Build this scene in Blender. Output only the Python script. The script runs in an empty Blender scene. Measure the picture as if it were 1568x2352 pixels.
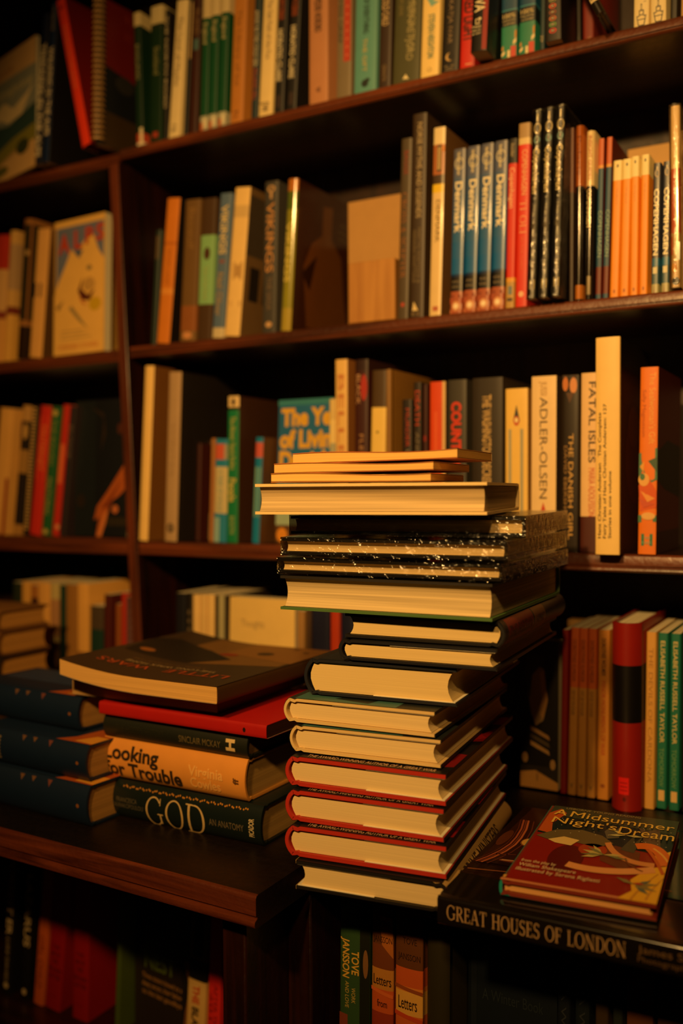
import bpy, math, random
from mathutils import Vector, Matrix

# ---------------------------------------------------------------- camera, world, lamps, exposure
SC = bpy.context.scene
COL = SC.collection
PW, PH, FPX = 1568.0, 2352.0, 2173.0
_ex = Vector((3884, -26, FPX)).normalized()
_ey = Vector((1216, 56, -FPX)); _ey = (_ey - _ex*_ex.dot(_ey)).normalized()
_ez = _ex.cross(_ey)
CAMR = Matrix((_ex, _ey, _ez))                      # camera space -> place
CAM = Vector((0.0, -1.094, 1.35))

cam = bpy.data.cameras.new('camera')
cam.sensor_fit = 'HORIZONTAL'; cam.sensor_width = 24.0
cam.lens = FPX/PW*24.0
cam.clip_start = 0.02
cam.dof.use_dof = True
cam.dof.focus_distance = 0.90
cam.dof.aperture_fstop = 2.2
camo = bpy.data.objects.new('camera', cam)
M4 = CAMR.to_4x4(); M4.translation = CAM
camo.matrix_world = M4
COL.objects.link(camo)
SC.camera = camo

world = bpy.data.worlds.new('dim_room'); SC.world = world
world.use_nodes = True
bg = world.node_tree.nodes['Background']
bg.inputs['Color'].default_value = (1.0, 0.45, 0.12, 1)
bg.inputs['Strength'].default_value = 0.003

LAMP_COLOR = (1.0, 0.555, 0.165)
def spot(name, loc, target, watts, angle, blend, radius, color=LAMP_COLOR):
    l = bpy.data.lights.new(name, 'SPOT'); l.energy = watts; l.color = color
    l.spot_size = math.radians(angle); l.spot_blend = blend; l.shadow_soft_size = radius
    o = bpy.data.objects.new(name, l); o.location = loc
    o.rotation_euler = (Vector(target) - Vector(loc)).to_track_quat('-Z', 'Y').to_euler()
    COL.objects.link(o); return o
spot('shop_spotlight', (-0.27, -1.68, 2.14), (-0.54, 0.0, 1.46), 112, 61, 1.0, 0.04)
spot('shop_spotlight', (0.14, -1.62, 2.12), (-0.46, 0.0, 1.42), 46, 62, 1.0, 0.05)

SC.view_settings.view_transform = 'Standard'
SC.view_settings.look = 'None'
SC.view_settings.gamma = 1.0
SC.view_settings.use_curve_mapping = False
SC.view_settings.exposure = -0.06

# ---------------------------------------------------------------- measuring helpers
def ray(px, py): return CAMR @ Vector((px - PW/2, PH/2 - py, -FPX))
def proj(p):
    c = CAMR.transposed() @ (Vector(p) - CAM)
    return PW/2 + FPX*c.x/-c.z, PH/2 - FPX*c.y/-c.z
def on_y(px, py, Y):
    d = ray(px, py); return CAM + d*((Y - CAM.y)/d.y)
def on_z(px, py, Z):
    d = ray(px, py); return CAM + d*((Z - CAM.z)/d.z)
def x_at(px, Y, Z):
    """X of the point at depth Y and height Z seen in column px."""
    lo, hi = -3.0, 2.0
    for _ in range(44):
        m = (lo+hi)/2
        if proj((m, Y, Z))[0] < px: lo = m
        else: hi = m
    return (lo+hi)/2

# ---------------------------------------------------------------- materials
def lin(h):
    h = h.lstrip('#')
    v = [int(h[i:i+2], 16)/255 for i in (0, 2, 4)]
    return tuple(c/12.92 if c <= .04045 else ((c+.055)/1.055)**2.4 for c in v) + (1,)
MATS = {}
def mat(hexcol, rough=.42, spec=.5, coat=0.0, grain=0.0, bump=0.0):
    key = (hexcol, rough, spec, coat, grain, bump)
    if key in MATS: return MATS[key]
    m = bpy.data.materials.new('ink_'+hexcol.strip('#')); m.use_nodes = True
    nt = m.node_tree; b = nt.nodes['Principled BSDF']
    c = lin(hexcol)
    b.inputs['Roughness'].default_value = rough
    b.inputs['Specular IOR Level'].default_value = spec
    b.inputs['Coat Weight'].default_value = coat
    b.inputs['Coat Roughness'].default_value = .06
    # faint printed / worn mottling so no surface is perfectly even
    tc = nt.nodes.new('ShaderNodeTexCoord'); nz = nt.nodes.new('ShaderNodeTexNoise')
    nz.inputs['Scale'].default_value = 45; nz.inputs['Detail'].default_value = 4
    rp = nt.nodes.new('ShaderNodeMapRange')
    a = .10 + grain
    rp.inputs['To Min'].default_value = 1-a; rp.inputs['To Max'].default_value = 1+a*.6
    mx = nt.nodes.new('ShaderNodeVectorMath'); mx.operation = 'SCALE'
    mx.inputs[0].default_value = c[:3]
    nt.links.new(tc.outputs['Object'], nz.inputs['Vector'])
    nt.links.new(nz.outputs['Fac'], rp.inputs['Value'])
    nt.links.new(rp.outputs['Result'], mx.inputs['Scale'])
    nt.links.new(mx.outputs['Vector'], b.inputs['Base Color'])
    if bump:
        bp = nt.nodes.new('ShaderNodeBump'); bp.inputs['Strength'].default_value = bump
        bp.inputs['Distance'].default_value = .001
        nt.links.new(nz.outputs['Fac'], bp.inputs['Height'])
        nt.links.new(bp.outputs['Normal'], b.inputs['Normal'])
    MATS[key] = m; return m
def pages(hexcol, axis, freq=900, contrast=.35):
    """Paper edges: fine leaves stacked along the thickness axis."""
    key = ('pg', hexcol, axis, freq, contrast)
    if key in MATS: return MATS[key]
    m = bpy.data.materials.new('paper_'+hexcol.strip('#')); m.use_nodes = True
    nt = m.node_tree; b = nt.nodes['Principled BSDF']
    b.inputs['Roughness'].default_value = .8
    b.inputs['Specular IOR Level'].default_value = .15
    tc = nt.nodes.new('ShaderNodeTexCoord'); mp = nt.nodes.new('ShaderNodeMapping')
    s = [3, 3, 3]; s['xyz'.index(axis)] = freq
    mp.inputs['Scale'].default_value = s
    nz = nt.nodes.new('ShaderNodeTexNoise'); nz.inputs['Scale'].default_value = 1; nz.inputs['Detail'].default_value = 2
    rp = nt.nodes.new('ShaderNodeMapRange'); rp.inputs['From Min'].default_value = .3; rp.inputs['From Max'].default_value = .7
    rp.inputs['To Min'].default_value = 1-contrast; rp.inputs['To Max'].default_value = 1.04
    mx = nt.nodes.new('ShaderNodeVectorMath'); mx.operation = 'SCALE'; mx.inputs[0].default_value = lin(hexcol)[:3]
    bp = nt.nodes.new('ShaderNodeBump'); bp.inputs['Strength'].default_value = .25; bp.inputs['Distance'].default_value = .0004
    L = nt.links.new
    L(tc.outputs['Object'], mp.inputs['Vector']); L(mp.outputs['Vector'], nz.inputs['Vector'])
    L(nz.outputs['Fac'], rp.inputs['Value']); L(rp.outputs['Result'], mx.inputs['Scale'])
    L(mx.outputs['Vector'], b.inputs['Base Color'])
    L(nz.outputs['Fac'], bp.inputs['Height']); L(bp.outputs['Normal'], b.inputs['Normal'])
    MATS[key] = m; return m
def wood(hexa, hexb, axis='x', rough=.33, coat=.25, nick=.3):
    key = ('wd', hexa, hexb, axis, rough)
    if key in MATS: return MATS[key]
    m = bpy.data.materials.new('dark_wood'); m.use_nodes = True
    nt = m.node_tree; b = nt.nodes['Principled BSDF']; L = nt.links.new
    b.inputs['Coat Weight'].default_value = coat; b.inputs['Coat Roughness'].default_value = .2
    tc = nt.nodes.new('ShaderNodeTexCoord'); mp = nt.nodes.new('ShaderNodeMapping')
    s = [26, 26, 26]; s['xyz'.index(axis)] = 1.6
    mp.inputs['Scale'].default_value = s
    nz = nt.nodes.new('ShaderNodeTexNoise'); nz.inputs['Scale'].default_value = 2.2; nz.inputs['Detail'].default_value = 8; nz.inputs['Distortion'].default_value = 1.2
    cr = nt.nodes.new('ShaderNodeValToRGB')
    cr.color_ramp.elements[0].color = lin(hexa); cr.color_ramp.elements[1].color = lin(hexb)
    cr.color_ramp.elements[0].position = .3; cr.color_ramp.elements[1].position = .75
    n2 = nt.nodes.new('ShaderNodeTexNoise'); n2.inputs['Scale'].default_value = 160; n2.inputs['Detail'].default_value = 5
    rr = nt.nodes.new('ShaderNodeMapRange'); rr.inputs['To Min'].default_value = rough-.12; rr.inputs['To Max'].default_value = rough+.18
    bp = nt.nodes.new('ShaderNodeBump'); bp.inputs['Strength'].default_value = nick; bp.inputs['Distance'].default_value = .0008
    L(tc.outputs['Object'], mp.inputs['Vector']); L(mp.outputs['Vector'], nz.inputs['Vector'])
    L(nz.outputs['Fac'], cr.inputs['Fac']); L(cr.outputs['Color'], b.inputs['Base Color'])
    L(tc.outputs['Object'], n2.inputs['Vector']); L(n2.outputs['Fac'], rr.inputs['Value'])
    L(rr.outputs['Result'], b.inputs['Roughness'])
    L(n2.outputs['Fac'], bp.inputs['Height']); L(bp.outputs['Normal'], b.inputs['Normal'])
    MATS[key] = m; return m
def film():
    """Clear shrink-wrap: see-through with creased, sharp reflections."""
    if 'film' in MATS: return MATS['film']
    m = bpy.data.materials.new('shrink_wrap'); m.use_nodes = True
    nt = m.node_tree; L = nt.links.new
    nt.nodes.remove(nt.nodes['Principled BSDF'])
    out = nt.nodes['Material Output']
    tr = nt.nodes.new('ShaderNodeBsdfTransparent'); tr.inputs['Color'].default_value = (.94, .93, .9, 1)
    gl = nt.nodes.new('ShaderNodeBsdfGlossy'); gl.inputs['Roughness'].default_value = .12
    fr = nt.nodes.new('ShaderNodeFresnel'); fr.inputs['IOR'].default_value = 1.5
    mr = nt.nodes.new('ShaderNodeMath'); mr.operation = 'MULTIPLY_ADD'; mr.inputs[1].default_value = .8; mr.inputs[2].default_value = .06
    mix = nt.nodes.new('ShaderNodeMixShader')
    tc = nt.nodes.new('ShaderNodeTexCoord'); mp = nt.nodes.new('ShaderNodeMapping'); mp.inputs['Scale'].default_value = (1, 1.0, 1.2)
    nz = nt.nodes.new('ShaderNodeTexNoise'); nz.inputs['Scale'].default_value = 110; nz.inputs['Detail'].default_value = 3; nz.inputs['Distortion'].default_value = 2
    bp = nt.nodes.new('ShaderNodeBump'); bp.inputs['Strength'].default_value = 1.0; bp.inputs['Distance'].default_value = .0016
    L(tc.outputs['Object'], mp.inputs['Vector']); L(mp.outputs['Vector'], nz.inputs['Vector'])
    L(nz.outputs['Fac'], bp.inputs['Height'])
    L(bp.outputs['Normal'], gl.inputs['Normal'])
    L(fr.outputs['Fac'], mr.inputs[0]); L(mr.outputs['Value'], mix.inputs['Fac'])
    L(tr.outputs['BSDF'], mix.inputs[1]); L(gl.outputs['BSDF'], mix.inputs[2]); L(mix.outputs['Shader'], out.inputs['Surface'])
    MATS['film'] = m; return m

# ---------------------------------------------------------------- mesh helpers
class MB:
    def __init__(s): s.v = []; s.f = []; s.mi = []; s.mats = []
    def m(s, material):
        if material not in s.mats: s.mats.append(material)
        return s.mats.index(material)
    def face(s, idx, material): s.f.append(idx); s.mi.append(s.m(material))
    def poly(s, pts, material):
        b = len(s.v); s.v += [tuple(p) for p in pts]; s.face(list(range(b, b+len(pts))), material)
    def box(s, lo, hi, material):
        (a, b, c), (d, e, f) = lo, hi
        n = len(s.v)
        s.v += [(a,b,c),(d,b,c),(d,e,c),(a,e,c),(a,b,f),(d,b,f),(d,e,f),(a,e,f)]
        for q in ((0,3,2,1),(4,5,6,7),(0,1,5,4),(1,2,6,5),(2,3,7,6),(3,0,4,7)):
            s.face([n+i for i in q], material)
    def prism(s, outline, z0, z1, material, zs=None):
        zs = zs or [z0, z1]; n = len(outline); b = len(s.v)
        for z in zs: s.v += [(x, y, z) for x, y in outline]
        for k in range(len(zs)-1):
            for i in range(n):
                j = (i+1) % n
                s.face([b+k*n+i, b+k*n+j, b+(k+1)*n+j, b+(k+1)*n+i], material)
        s.face([b+i for i in range(n)][::-1], material)
        s.face([b+(len(zs)-1)*n+i for i in range(n)], material)
    def build(s, name, parent=None, T=None, warp=None, sharp=35, bevel=0):
        vs = [Vector(p) for p in s.v]
        if T is not None: vs = [T @ p for p in vs]
        if warp: vs = [Vector(warp(p)) for p in vs]
        me = bpy.data.meshes.new(name)
        me.from_pydata([tuple(p) for p in vs], [], s.f)
        for mm in s.mats: me.materials.append(mm)
        me.polygons.foreach_set('material_index', s.mi)
        me.polygons.foreach_set('use_smooth', [True]*len(me.polygons))
        me.update(); me.validate()
        me.set_sharp_from_angle(angle=math.radians(sharp))
        o = bpy.data.objects.new(name, me); COL.objects.link(o)
        if parent: o.parent = parent
        if bevel:
            md = o.modifiers.new('rounding', 'BEVEL'); md.width = bevel; md.segments = 2; md.limit_method = 'ANGLE'
        return o
def tag(o, label=None, cat=None, group=None, kind=None):
    if label: o['label'] = label
    if cat: o['category'] = cat
    if group: o['group'] = group
    if kind: o['kind'] = kind
    return o
def empty(name, loc, rot=(0,0,0)):
    o = bpy.data.objects.new(name, None); o.location = loc; o.rotation_euler = rot
    o.empty_display_size = .03
    COL.objects.link(o); return o
def copy_tree(o, loc, rot, label=None):
    r = o.copy(); COL.objects.link(r); r.location = loc; r.rotation_euler = rot
    if label: r['label'] = label
    for ch in o.children:
        c = ch.copy(); COL.objects.link(c); c.parent = r
        for g in ch.children:
            d = g.copy(); COL.objects.link(d); d.parent = c
    return r

# ---------------------------------------------------------------- lettering
GLYPH = {}
def text_geo(body, bold=0.0):
    """Flat outlines of a word, scaled so the capitals are 1 high; returns verts, faces, width."""
    k = (body, bold)
    if k in GLYPH: return GLYPH[k]
    cu = bpy.data.curves.new('word', 'FONT'); cu.body = body; cu.size = 1.0; cu.resolution_u = 3; cu.offset = bold
    cu.space_line = .9
    ob = bpy.data.objects.new('word', cu)
    me = bpy.data.meshes.new_from_object(ob)
    vs = [(v.co.x, v.co.y) for v in me.vertices]; fs = [list(p.vertices) for p in me.polygons]
    bpy.data.objects.remove(ob); bpy.data.curves.remove(cu); bpy.data.meshes.remove(me)
    x0 = min(v[0] for v in vs); x1 = max(v[0] for v in vs)
    y0 = min(v[1] for v in vs) if '\n' in body else 0.0; y1 = max(v[1] for v in vs)
    h = (y1-y0) or 1
    vs = [((x-x0)/h, (y-y0)/h) for x, y in vs]
    GLYPH[k] = (vs, fs, (x1-x0)/h); return GLYPH[k]

# a small roman capital alphabet with thick and thin strokes and serifs
def _ring(cx, cy, rx, ry, a0, a1, thick, thin, n=22):
    q = []
    for i in range(n):
        t0 = math.radians(a0+(a1-a0)*i/n); t1 = math.radians(a0+(a1-a0)*(i+1)/n)
        def pt(t, o):
            w = thin + (thick-thin)*abs(math.cos(t))
            return (cx+(rx-o*w)*math.cos(t), cy+(ry-o*(thin+(thick-thin)*.2))*math.sin(t))
        q.append([pt(t0,0), pt(t1,0), pt(t1,1), pt(t0,1)])
    return q
def _bar(x0, y0, x1, y1, w):
    dx, dy = x1-x0, y1-y0; l = math.hypot(dx, dy); nx, ny = -dy/l*w/2, dx/l*w/2
    return [[(x0+nx,y0+ny),(x0-nx,y0-ny),(x1-nx,y1-ny),(x1+nx,y1+ny)]]
def roman(ch, K=.12, k=.05):
    S = lambda x, y, w=.26: _bar(x-w/2, y, x+w/2, y, .04)
    stem = lambda x: _bar(x, 0, x, 1, K) + S(x, .02) + S(x, .98)
    thinstem = lambda x: _bar(x, 0, x, 1, k) + S(x, .02, .2) + S(x, .98, .2)
    if ch == 'I': return stem(.14), .28
    if ch == 'H': return stem(.14)+stem(.66)+_bar(.14,.52,.66,.52,k), .8
    if ch == 'L': return stem(.14)+_bar(.14,.025,.56,.025,k)+_bar(.56,.0,.58,.24,k), .6
    if ch == 'T': return stem(.34)+_bar(.02,.975,.66,.975,k)+_bar(.03,.99,.03,.78,k)+_bar(.65,.99,.65,.78,k), .68
    if ch in 'EF':
        q = stem(.14)+_bar(.14,.975,.52,.975,k)+_bar(.52,.99,.53,.78,k)+_bar(.14,.52,.42,.52,k)+_bar(.42,.62,.42,.42,k)
        if ch == 'E': q += _bar(.14,.025,.55,.025,k)+_bar(.55,.0,.57,.24,k)
        return q, .6
    if ch == 'A': return _bar(.08,0,.37,1,k)+_bar(.37,1,.68,0,K)+S(.08,.02,.22)+S(.68,.02)+_bar(.18,.34,.56,.34,k), .78
    if ch == 'N': return thinstem(.12)+_bar(.12,.99,.7,.02,K)+thinstem(.7), .84
    if ch == 'U': return _bar(.14,.3,.14,1,K)+S(.14,.98)+_bar(.64,.3,.64,1,k)+S(.64,.98,.2)+_ring(.37,.3,.28,.31,180,360,K,k), .76
    if ch == 'O': return _ring(.42,.5,.42,.52,0,360,K,k,32), .84
    if ch == 'D': return stem(.14)+_bar(.14,.975,.36,.975,k)+_bar(.14,.025,.36,.025,k)+_ring(.34,.5,.42,.5,-90,90,K,k), .78
    if ch == 'G': return _ring(.43,.5,.43,.52,42,325,K,k,30)+_bar(.74,.08,.74,.42,K*.9)+S(.74,.43,.28)+_bar(.75,.98,.75,.74,k), .86
    if ch == 'R': return stem(.14)+_bar(.14,.975,.34,.975,k)+_bar(.14,.5,.34,.5,k)+_ring(.34,.74,.25,.26,-90,90,K,k)+_bar(.34,.5,.66,.02,K)+S(.68,.02,.2), .72
    if ch == 'S':
        return (_ring(.28,.74,.23,.27,35,250,K*.8,k,14)+_ring(.28,.27,.25,.29,-145,90,K*.9,k,14)
                +_bar(.17,.56,.42,.47,K*1.05)+_bar(.47,.98,.47,.78,k)+_bar(.05,.02,.05,.24,k)), .56
    if ch == 'P': return stem(.14)+_bar(.14,.975,.34,.975,k)+_bar(.14,.45,.34,.45,k)+_ring(.34,.71,.26,.29,-90,90,K,k), .64
    if ch == 'M': return thinstem(.12)+_bar(.12,.99,.48,.04,K)+_bar(.48,.04,.84,.99,k)+stem(.84), 1.0
    if ch == 'I': return stem(.14), .28
    if ch == '&': return _ring(.3,.74,.18,.25,0,360,K*.7,k,14)+_ring(.28,.25,.27,.27,60,330,K*.8,k,16)+_bar(.16,.66,.62,.02,K), .68
    if ch == 'C': return _ring(.43,.5,.43,.52,42,318,K,k,30)+_bar(.75,.98,.75,.74,k), .8
    if ch == 'Y': return _bar(.1,1,.36,.45,K)+_bar(.64,1,.38,.45,k)+_bar(.36,0,.36,.5,K)+S(.36,.02)+S(.1,.98,.22)+S(.64,.98,.2), .72
    return [], .34
def roman_geo(body, K=.12, k=.05, gap=.1):
    key = ('roman', body, K, k, gap)
    if key in GLYPH: return GLYPH[key]
    vs, fs, x = [], [], 0
    for ch in body:
        q, w = roman(ch, K, k)
        for poly in q:
            b = len(vs); vs += [(x+px, py) for px, py in poly]; fs.append(list(range(b, b+4)))
        x += w+gap
    GLYPH[key] = (vs, fs, x-gap); return GLYPH[key]

# ---------------------------------------------------------------- books
# book space: x = thickness (front cover at +x), y = 0 at the spine and D at the fore-edge, z = tail to head
R_STAND  = Matrix(((1,0,0),(0,1,0),(0,0,1)))
def cols(x, y, z): return Matrix((x, y, z)).transposed()
R_SPINE  = cols((0,0,1),(0,1,0),(-1,0,0))      # lying face up, spine to the front
R_TAIL   = cols((0,0,1),(1,0,0),(0,1,0))       # lying face up, tail to the front, spine on the left
R_HEAD   = cols((0,0,1),(-1,0,0),(0,-1,0))     # lying face up, head to the front, spine on the right
R_FORE   = cols((0,0,1),(0,-1,0),(1,0,0))      # lying face up, fore-edge to the front
R_FACE   = cols((0,-1,0),(1,0,0),(0,0,1))      # standing, front cover to the front
LYING = (R_SPINE, R_TAIL, R_HEAD, R_FORE)

def profile(T, D, kind, n=8, off=0.0, bulge=None, er=None):
    """Outer outline of a cover from the back board round the spine to the front board."""
    h = T/2 + off
    if bulge is None: bulge = min(.22*T, .007) if kind == 'hb' else min(.03*T, .0006)
    p = [(-h, D+off)]
    if kind == 'hb':
        p += [(-h, .009), (-h+.0012, .0065), (-h+.0003, .003)]
    r = er or min(.0015, T*.2)
    arc = [(h-r+r*math.cos(a), r-off-r*math.sin(a)) for a in [math.pi/2*i/5 for i in range(6)]] if er else None
    p += [(-x, y) for x, y in arc] if er else [(-h, r-off)]
    for i in range(n+1) if not er else ():
        t = -1+2*i/n
        p.append((t*(h-r*.35), -bulge*(1-t*t)-off + (0 if abs(t) < 1 else r*.35)))
    p += arc[::-1] if er else [(h, r-off)]
    if kind == 'hb':
        p += [(h-.0003, .003), (h-.0012, .0065), (h, .009)]
    p += [(h, D+off)]
    return p
def inset(p, t):
    """Inner outline: walk the outline inwards by the board thickness."""
    q = []
    for i, (x, y) in enumerate(p):
        a = p[max(i-1, 0)]; b = p[min(i+1, len(p)-1)]
        dx, dy = b[0]-a[0], b[1]-a[1]; l = math.hypot(dx, dy) or 1
        q.append((x - dy/l*t, y + dx/l*t))
    return q
def shell(mb, p, q, zs, matfn, inner):
    n = len(p); b = len(mb.v)
    for z in zs: mb.v += [(x, y, z) for x, y in p] + [(x, y, z) for x, y in q]
    for k in range(len(zs)-1):
        o0 = b+k*2*n; o1 = b+(k+1)*2*n
        for i in range(n-1):
            mb.face([o0+i, o0+i+1, o1+i+1, o1+i], matfn(i, (zs[k]+zs[k+1])/2))
            mb.face([o0+n+i+1, o0+n+i, o1+n+i, o1+n+i+1], inner)
        mb.face([o0+n, o0, o1, o1+n], matfn(0, (zs[k]+zs[k+1])/2))
        mb.face([o0+n-1, o0+2*n-1, o1+2*n-1, o1+n-1], matfn(n-2, (zs[k]+zs[k+1])/2))
    for z, o, rev in ((zs[0], b, False), (zs[-1], b+(len(zs)-1)*2*n, True)):
        for i in range(n-1):
            f = [o+i, o+n+i, o+n+i+1, o+i+1]
            mb.face(f[::-1] if rev else f, matfn(i, z))

def clip_u(pts, lo, hi, ax=0):
    for lim, sgn in ((lo, 1), (hi, -1)):
        out = []
        for i in range(len(pts)):
            a, b = pts[i], pts[(i+1) % len(pts)]
            ia, ib = sgn*(a[ax]-lim) >= 0, sgn*(b[ax]-lim) >= 0
            if ia: out.append(a)
            if ia != ib:
                t = (lim-a[ax])/(b[ax]-a[ax]); o2 = a[1-ax]+(b[1-ax]-a[1-ax])*t
                out.append((lim, o2) if ax == 0 else (o2, lim))
        pts = out
        if len(pts) < 3: return []
    return pts
def book(name, label, group, kind, T, H, D, col, R=R_STAND, loc=(0,0,0), rot=(0,0,0), anchor='base',
         bands=(), texts=(), shapes=(), paper='#e9dcb8', gloss=0, jacket=None, flaps=(), wrap=0,
         warp=None, seg=1, nd=1, contrast=.3, bulge=None, edge=None, front=None, er=None, board=None, cat='book', freq=900, nopages=False):
    """One book: cover (or case + dust jacket), page block, lettering."""
    root = empty(name, loc, rot); tag(root, label, cat, group)
    rough, coat = ((.48, 0), (.36, .12), (.16, .5))[gloss]
    cm = lambda h: mat(h, rough, .5, coat)
    board = board or (.0026 if kind == 'hb' else .0005)
    gapv = .003 if kind == 'hb' else .0
    p = profile(T, D, kind, bulge=bulge, er=er)
    if nd > 1:
        a, b = p[0], p[1]; c, d = p[-2], p[-1]
        p = [a] + [(a[0], a[1]+(b[1]-a[1])*i/nd) for i in range(1, nd)] + p[1:-1] + [(c[0], c[1]+(d[1]-c[1])*i/nd) for i in range(1, nd)] + [d]
    q = inset(p, board)
    n = len(p)
    # transform into the lying / standing pose, corner or base at the origin
    T3 = R.to_4x4()
    if anchor == 'corner':
        pts = [R @ Vector((x, y, z)) for x in (-T/2, T/2) for y in (0, D) for z in (0, H)]
        T3 = Matrix.Translation(-Vector((min(v.x for v in pts), min(v.y for v in pts), min(v.z for v in pts)))) @ T3
    elif R is R_FACE:
        T3 = Matrix.Translation((-D/2, 0, 0)) @ T3
    zb = sorted({0.0, H} | {H*(1-b[0]) for b in bands} | {H*(1-b[1]) for b in bands} | {H*i/seg for i in range(seg+1)})
    def spinemat(i, z):
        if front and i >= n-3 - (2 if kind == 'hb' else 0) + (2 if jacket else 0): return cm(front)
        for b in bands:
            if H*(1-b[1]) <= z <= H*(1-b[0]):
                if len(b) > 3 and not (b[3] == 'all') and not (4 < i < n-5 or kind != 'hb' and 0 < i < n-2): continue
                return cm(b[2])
        return cm(col)
    mb = MB()
    base_fn = (lambda i, z: cm(edge)) if jacket else spinemat
    if jacket: shell(mb, p, q, [0, H] if seg == 1 else [H*i/seg for i in range(seg+1)], base_fn, cm(edge))
    else: shell(mb, p, q, zb, base_fn, mat('#e8dcc0', .7) if kind == 'pb' else cm(edge or col))
    J = mb
    if jacket:
        J = MB(); pj = profile(T, D, kind, off=.0006, bulge=bulge); qj = inset(pj, .00035)
        # fold the jacket round the fore-edge of the boards
        pj = [(-T/2+board, D+.0006)] + pj + [(T/2-board, D+.0006)]
        qj = [(-T/2+board, D+.0001)] + [(x, min(y, D+.0002)) for x, y in qj] + [(T/2-board, D+.0001)]
        z0, z1 = .0008, H-.0008
        zj = sorted({min(max(z, z0), z1) for z in zb})
        shell(J, pj, qj, zj, spinemat, mat('#efe6cf', .6))
    bl = bulge if bulge is not None else (min(.22*T, .007) if kind == 'hb' else min(.03*T, .0006))
    def ysp(x): return -bl*(1-min(1, (2*x/T))**2) - (.0006 if jacket else 0)
    def on(surf, u, v, lay=1):
        e = .00014*lay + (.0006 if jacket else 0)
        if surf == 'spine': return (v, ysp(v)-.00016*lay, H-u)
        if surf == 'front': return (T/2+e, u, v)
        if surf == 'back':  return (-T/2-e, D-u, v)
        if surf == 'head':  return (v, u, H+e)
    # printed shapes: (surface, colour, [(u, v)..], layer) with u, v in 0..1 of the surface
    for sh in shapes:
        surf, c, pts = sh[:3]; lay = sh[3] if len(sh) > 3 else 1
        if surf == 'spine':
            ns = 8 if bl > .0012 else 1
            for i in range(ns):
                part = clip_u(pts, i/ns, (i+1)/ns, 1) if ns > 1 else pts
                if len(part) > 2: J.poly([on(surf, u*H, (v-.5)*T, lay) for u, v in part], cm(c))
            continue
        elif nd > 1:
            for i in range(nd):
                part = clip_u(pts, i/nd, (i+1)/nd)
                if len(part) > 2: J.poly([on(surf, u*D, v*H, lay) for u, v in part], cm(c))
            continue
        else: q3 = [on(surf, u*D, v*H, lay) for u, v in pts]
        J.poly(q3, cm(c))
    cover = mb.build('case' if jacket else 'cover', root, T3, warp)
    if jacket:
        jo = J.build('dust_jacket', root, T3, warp); cover = jo
        for (fz, x0) in flaps:      # folded flaps lying inside the boards
            fb = MB(); s = 1 if fz == 'front' else -1
            xf = s*(T/2-board-.0009)
            fb.box((min(xf, xf+s*.0006), D-x0, .001), (max(xf, xf+s*.0006), D-.001, H-.001), mat('#eadfc2', .6))
            fb.build('jacket_flap', root, T3, warp)
    if not nopages:
        ax = 'z' if any(R is r for r in LYING) else ('x' if R is R_STAND else 'y')
        w = T/2-board-.0004
        yb = .003 if kind == 'hb' else .0008
        out = [(-w, yb)]
        if kind == 'hb':
            out += [(w*t, yb-bl*.8*(1-t*t)+.0008) for t in (-.6, -.2, .2, .6)]
            out += [(w, yb)]
            fe = D-.0035; dip = min(.16*T, .0055)
            out += [(w, fe)] + [(w*t, fe-dip*(1-t*t)) for t in (.75, .4, 0, -.4, -.75)] + [(-w, fe)]
        else:
            out += [(w, yb)] + [(w, yb+(D-.0003-yb)*i/nd) for i in range(1, nd)] + [(w, D-.0003), (-w, D-.0003)] + [(-w, yb+(D-.0003-yb)*i/nd) for i in range(nd-1, 0, -1)]
        z0, z1 = gapv+.0002, H-gapv-.0002
        pb = MB(); pb.prism(out, z0, z1, pages(paper, ax, freq, contrast), [z0+(z1-z0)*i/seg for i in range(seg+1)])
        pb.build('page_block', root, T3, warp)
    for t in texts:
        body, surf, geom = t[0], t[1], t[2]; c = t[3]; o = t[4] if len(t) > 4 else {}
        vs, fs, wd = roman_geo(body, o.get('K', .12), o.get('k', .05)) if o.get('roman') else text_geo(body, o.get('bold', 0.0))
        if surf == 'spine' and bl > .0012:      # cut the letters into strips so that they follow the rounded spine
            ax = 0 if o.get('level') else 1
            lo_, hi_ = min(v[ax] for v in vs), max(v[ax] for v in vs); ns = 8
            nv, nf = [], []
            for f in fs:
                for i in range(ns):
                    part = clip_u([vs[j] for j in f], lo_+(hi_-lo_)*i/ns, lo_+(hi_-lo_)*(i+1)/ns, ax)
                    if len(part) > 2: nf.append(list(range(len(nv), len(nv)+len(part)))); nv += part
            vs, fs = nv, nf
        tb = MB(); mt = mat(c, rough if not o.get('foil') else .2, .5, coat)
        lay = o.get('lay', 3)
        pts = []
        if surf == 'spine' and not o.get('level'):
            f0, f1, vc, hh = geom      # along the spine from f0 to f1, centred at vc of T, capital height hh of T
            for x, y in vs:
                a = x/wd; up = (y-.5)*hh*T
                if o.get('upward'): u = H*(f1-(f1-f0)*a); v = (vc-.5)*T - up
                else: u = H*(f0+(f1-f0)*a); v = (vc-.5)*T + up
                pts.append(on('spine', u, v, lay))
        elif surf == 'spine':
            f0, f1, c0, c1 = geom      # set across the spine
            for x, y in vs:
                pts.append(on('spine', H*(f1-(f1-f0)*y), (c0-.5+(c1-c0)*x/wd)*T, lay))
        else:
            u0, u1, v0, v1 = geom
            for x, y in vs:
                sh = o.get('slope', 0)*x/wd
                if o.get('turn'): pts.append(on(surf, (u0+(u1-u0)*y)*D, (v1-(v1-v0)*x/wd)*H, lay))
                else: pts.append(on(surf, (u0+(u1-u0)*x/wd)*D, (v0+(v1-v0)*y + sh)*H, lay))
        b0 = 0
        tb.v = pts
        for f in fs: tb.face(f, mt)
        tb.build(o.get('name', 'title'), cover, T3, warp)
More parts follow.
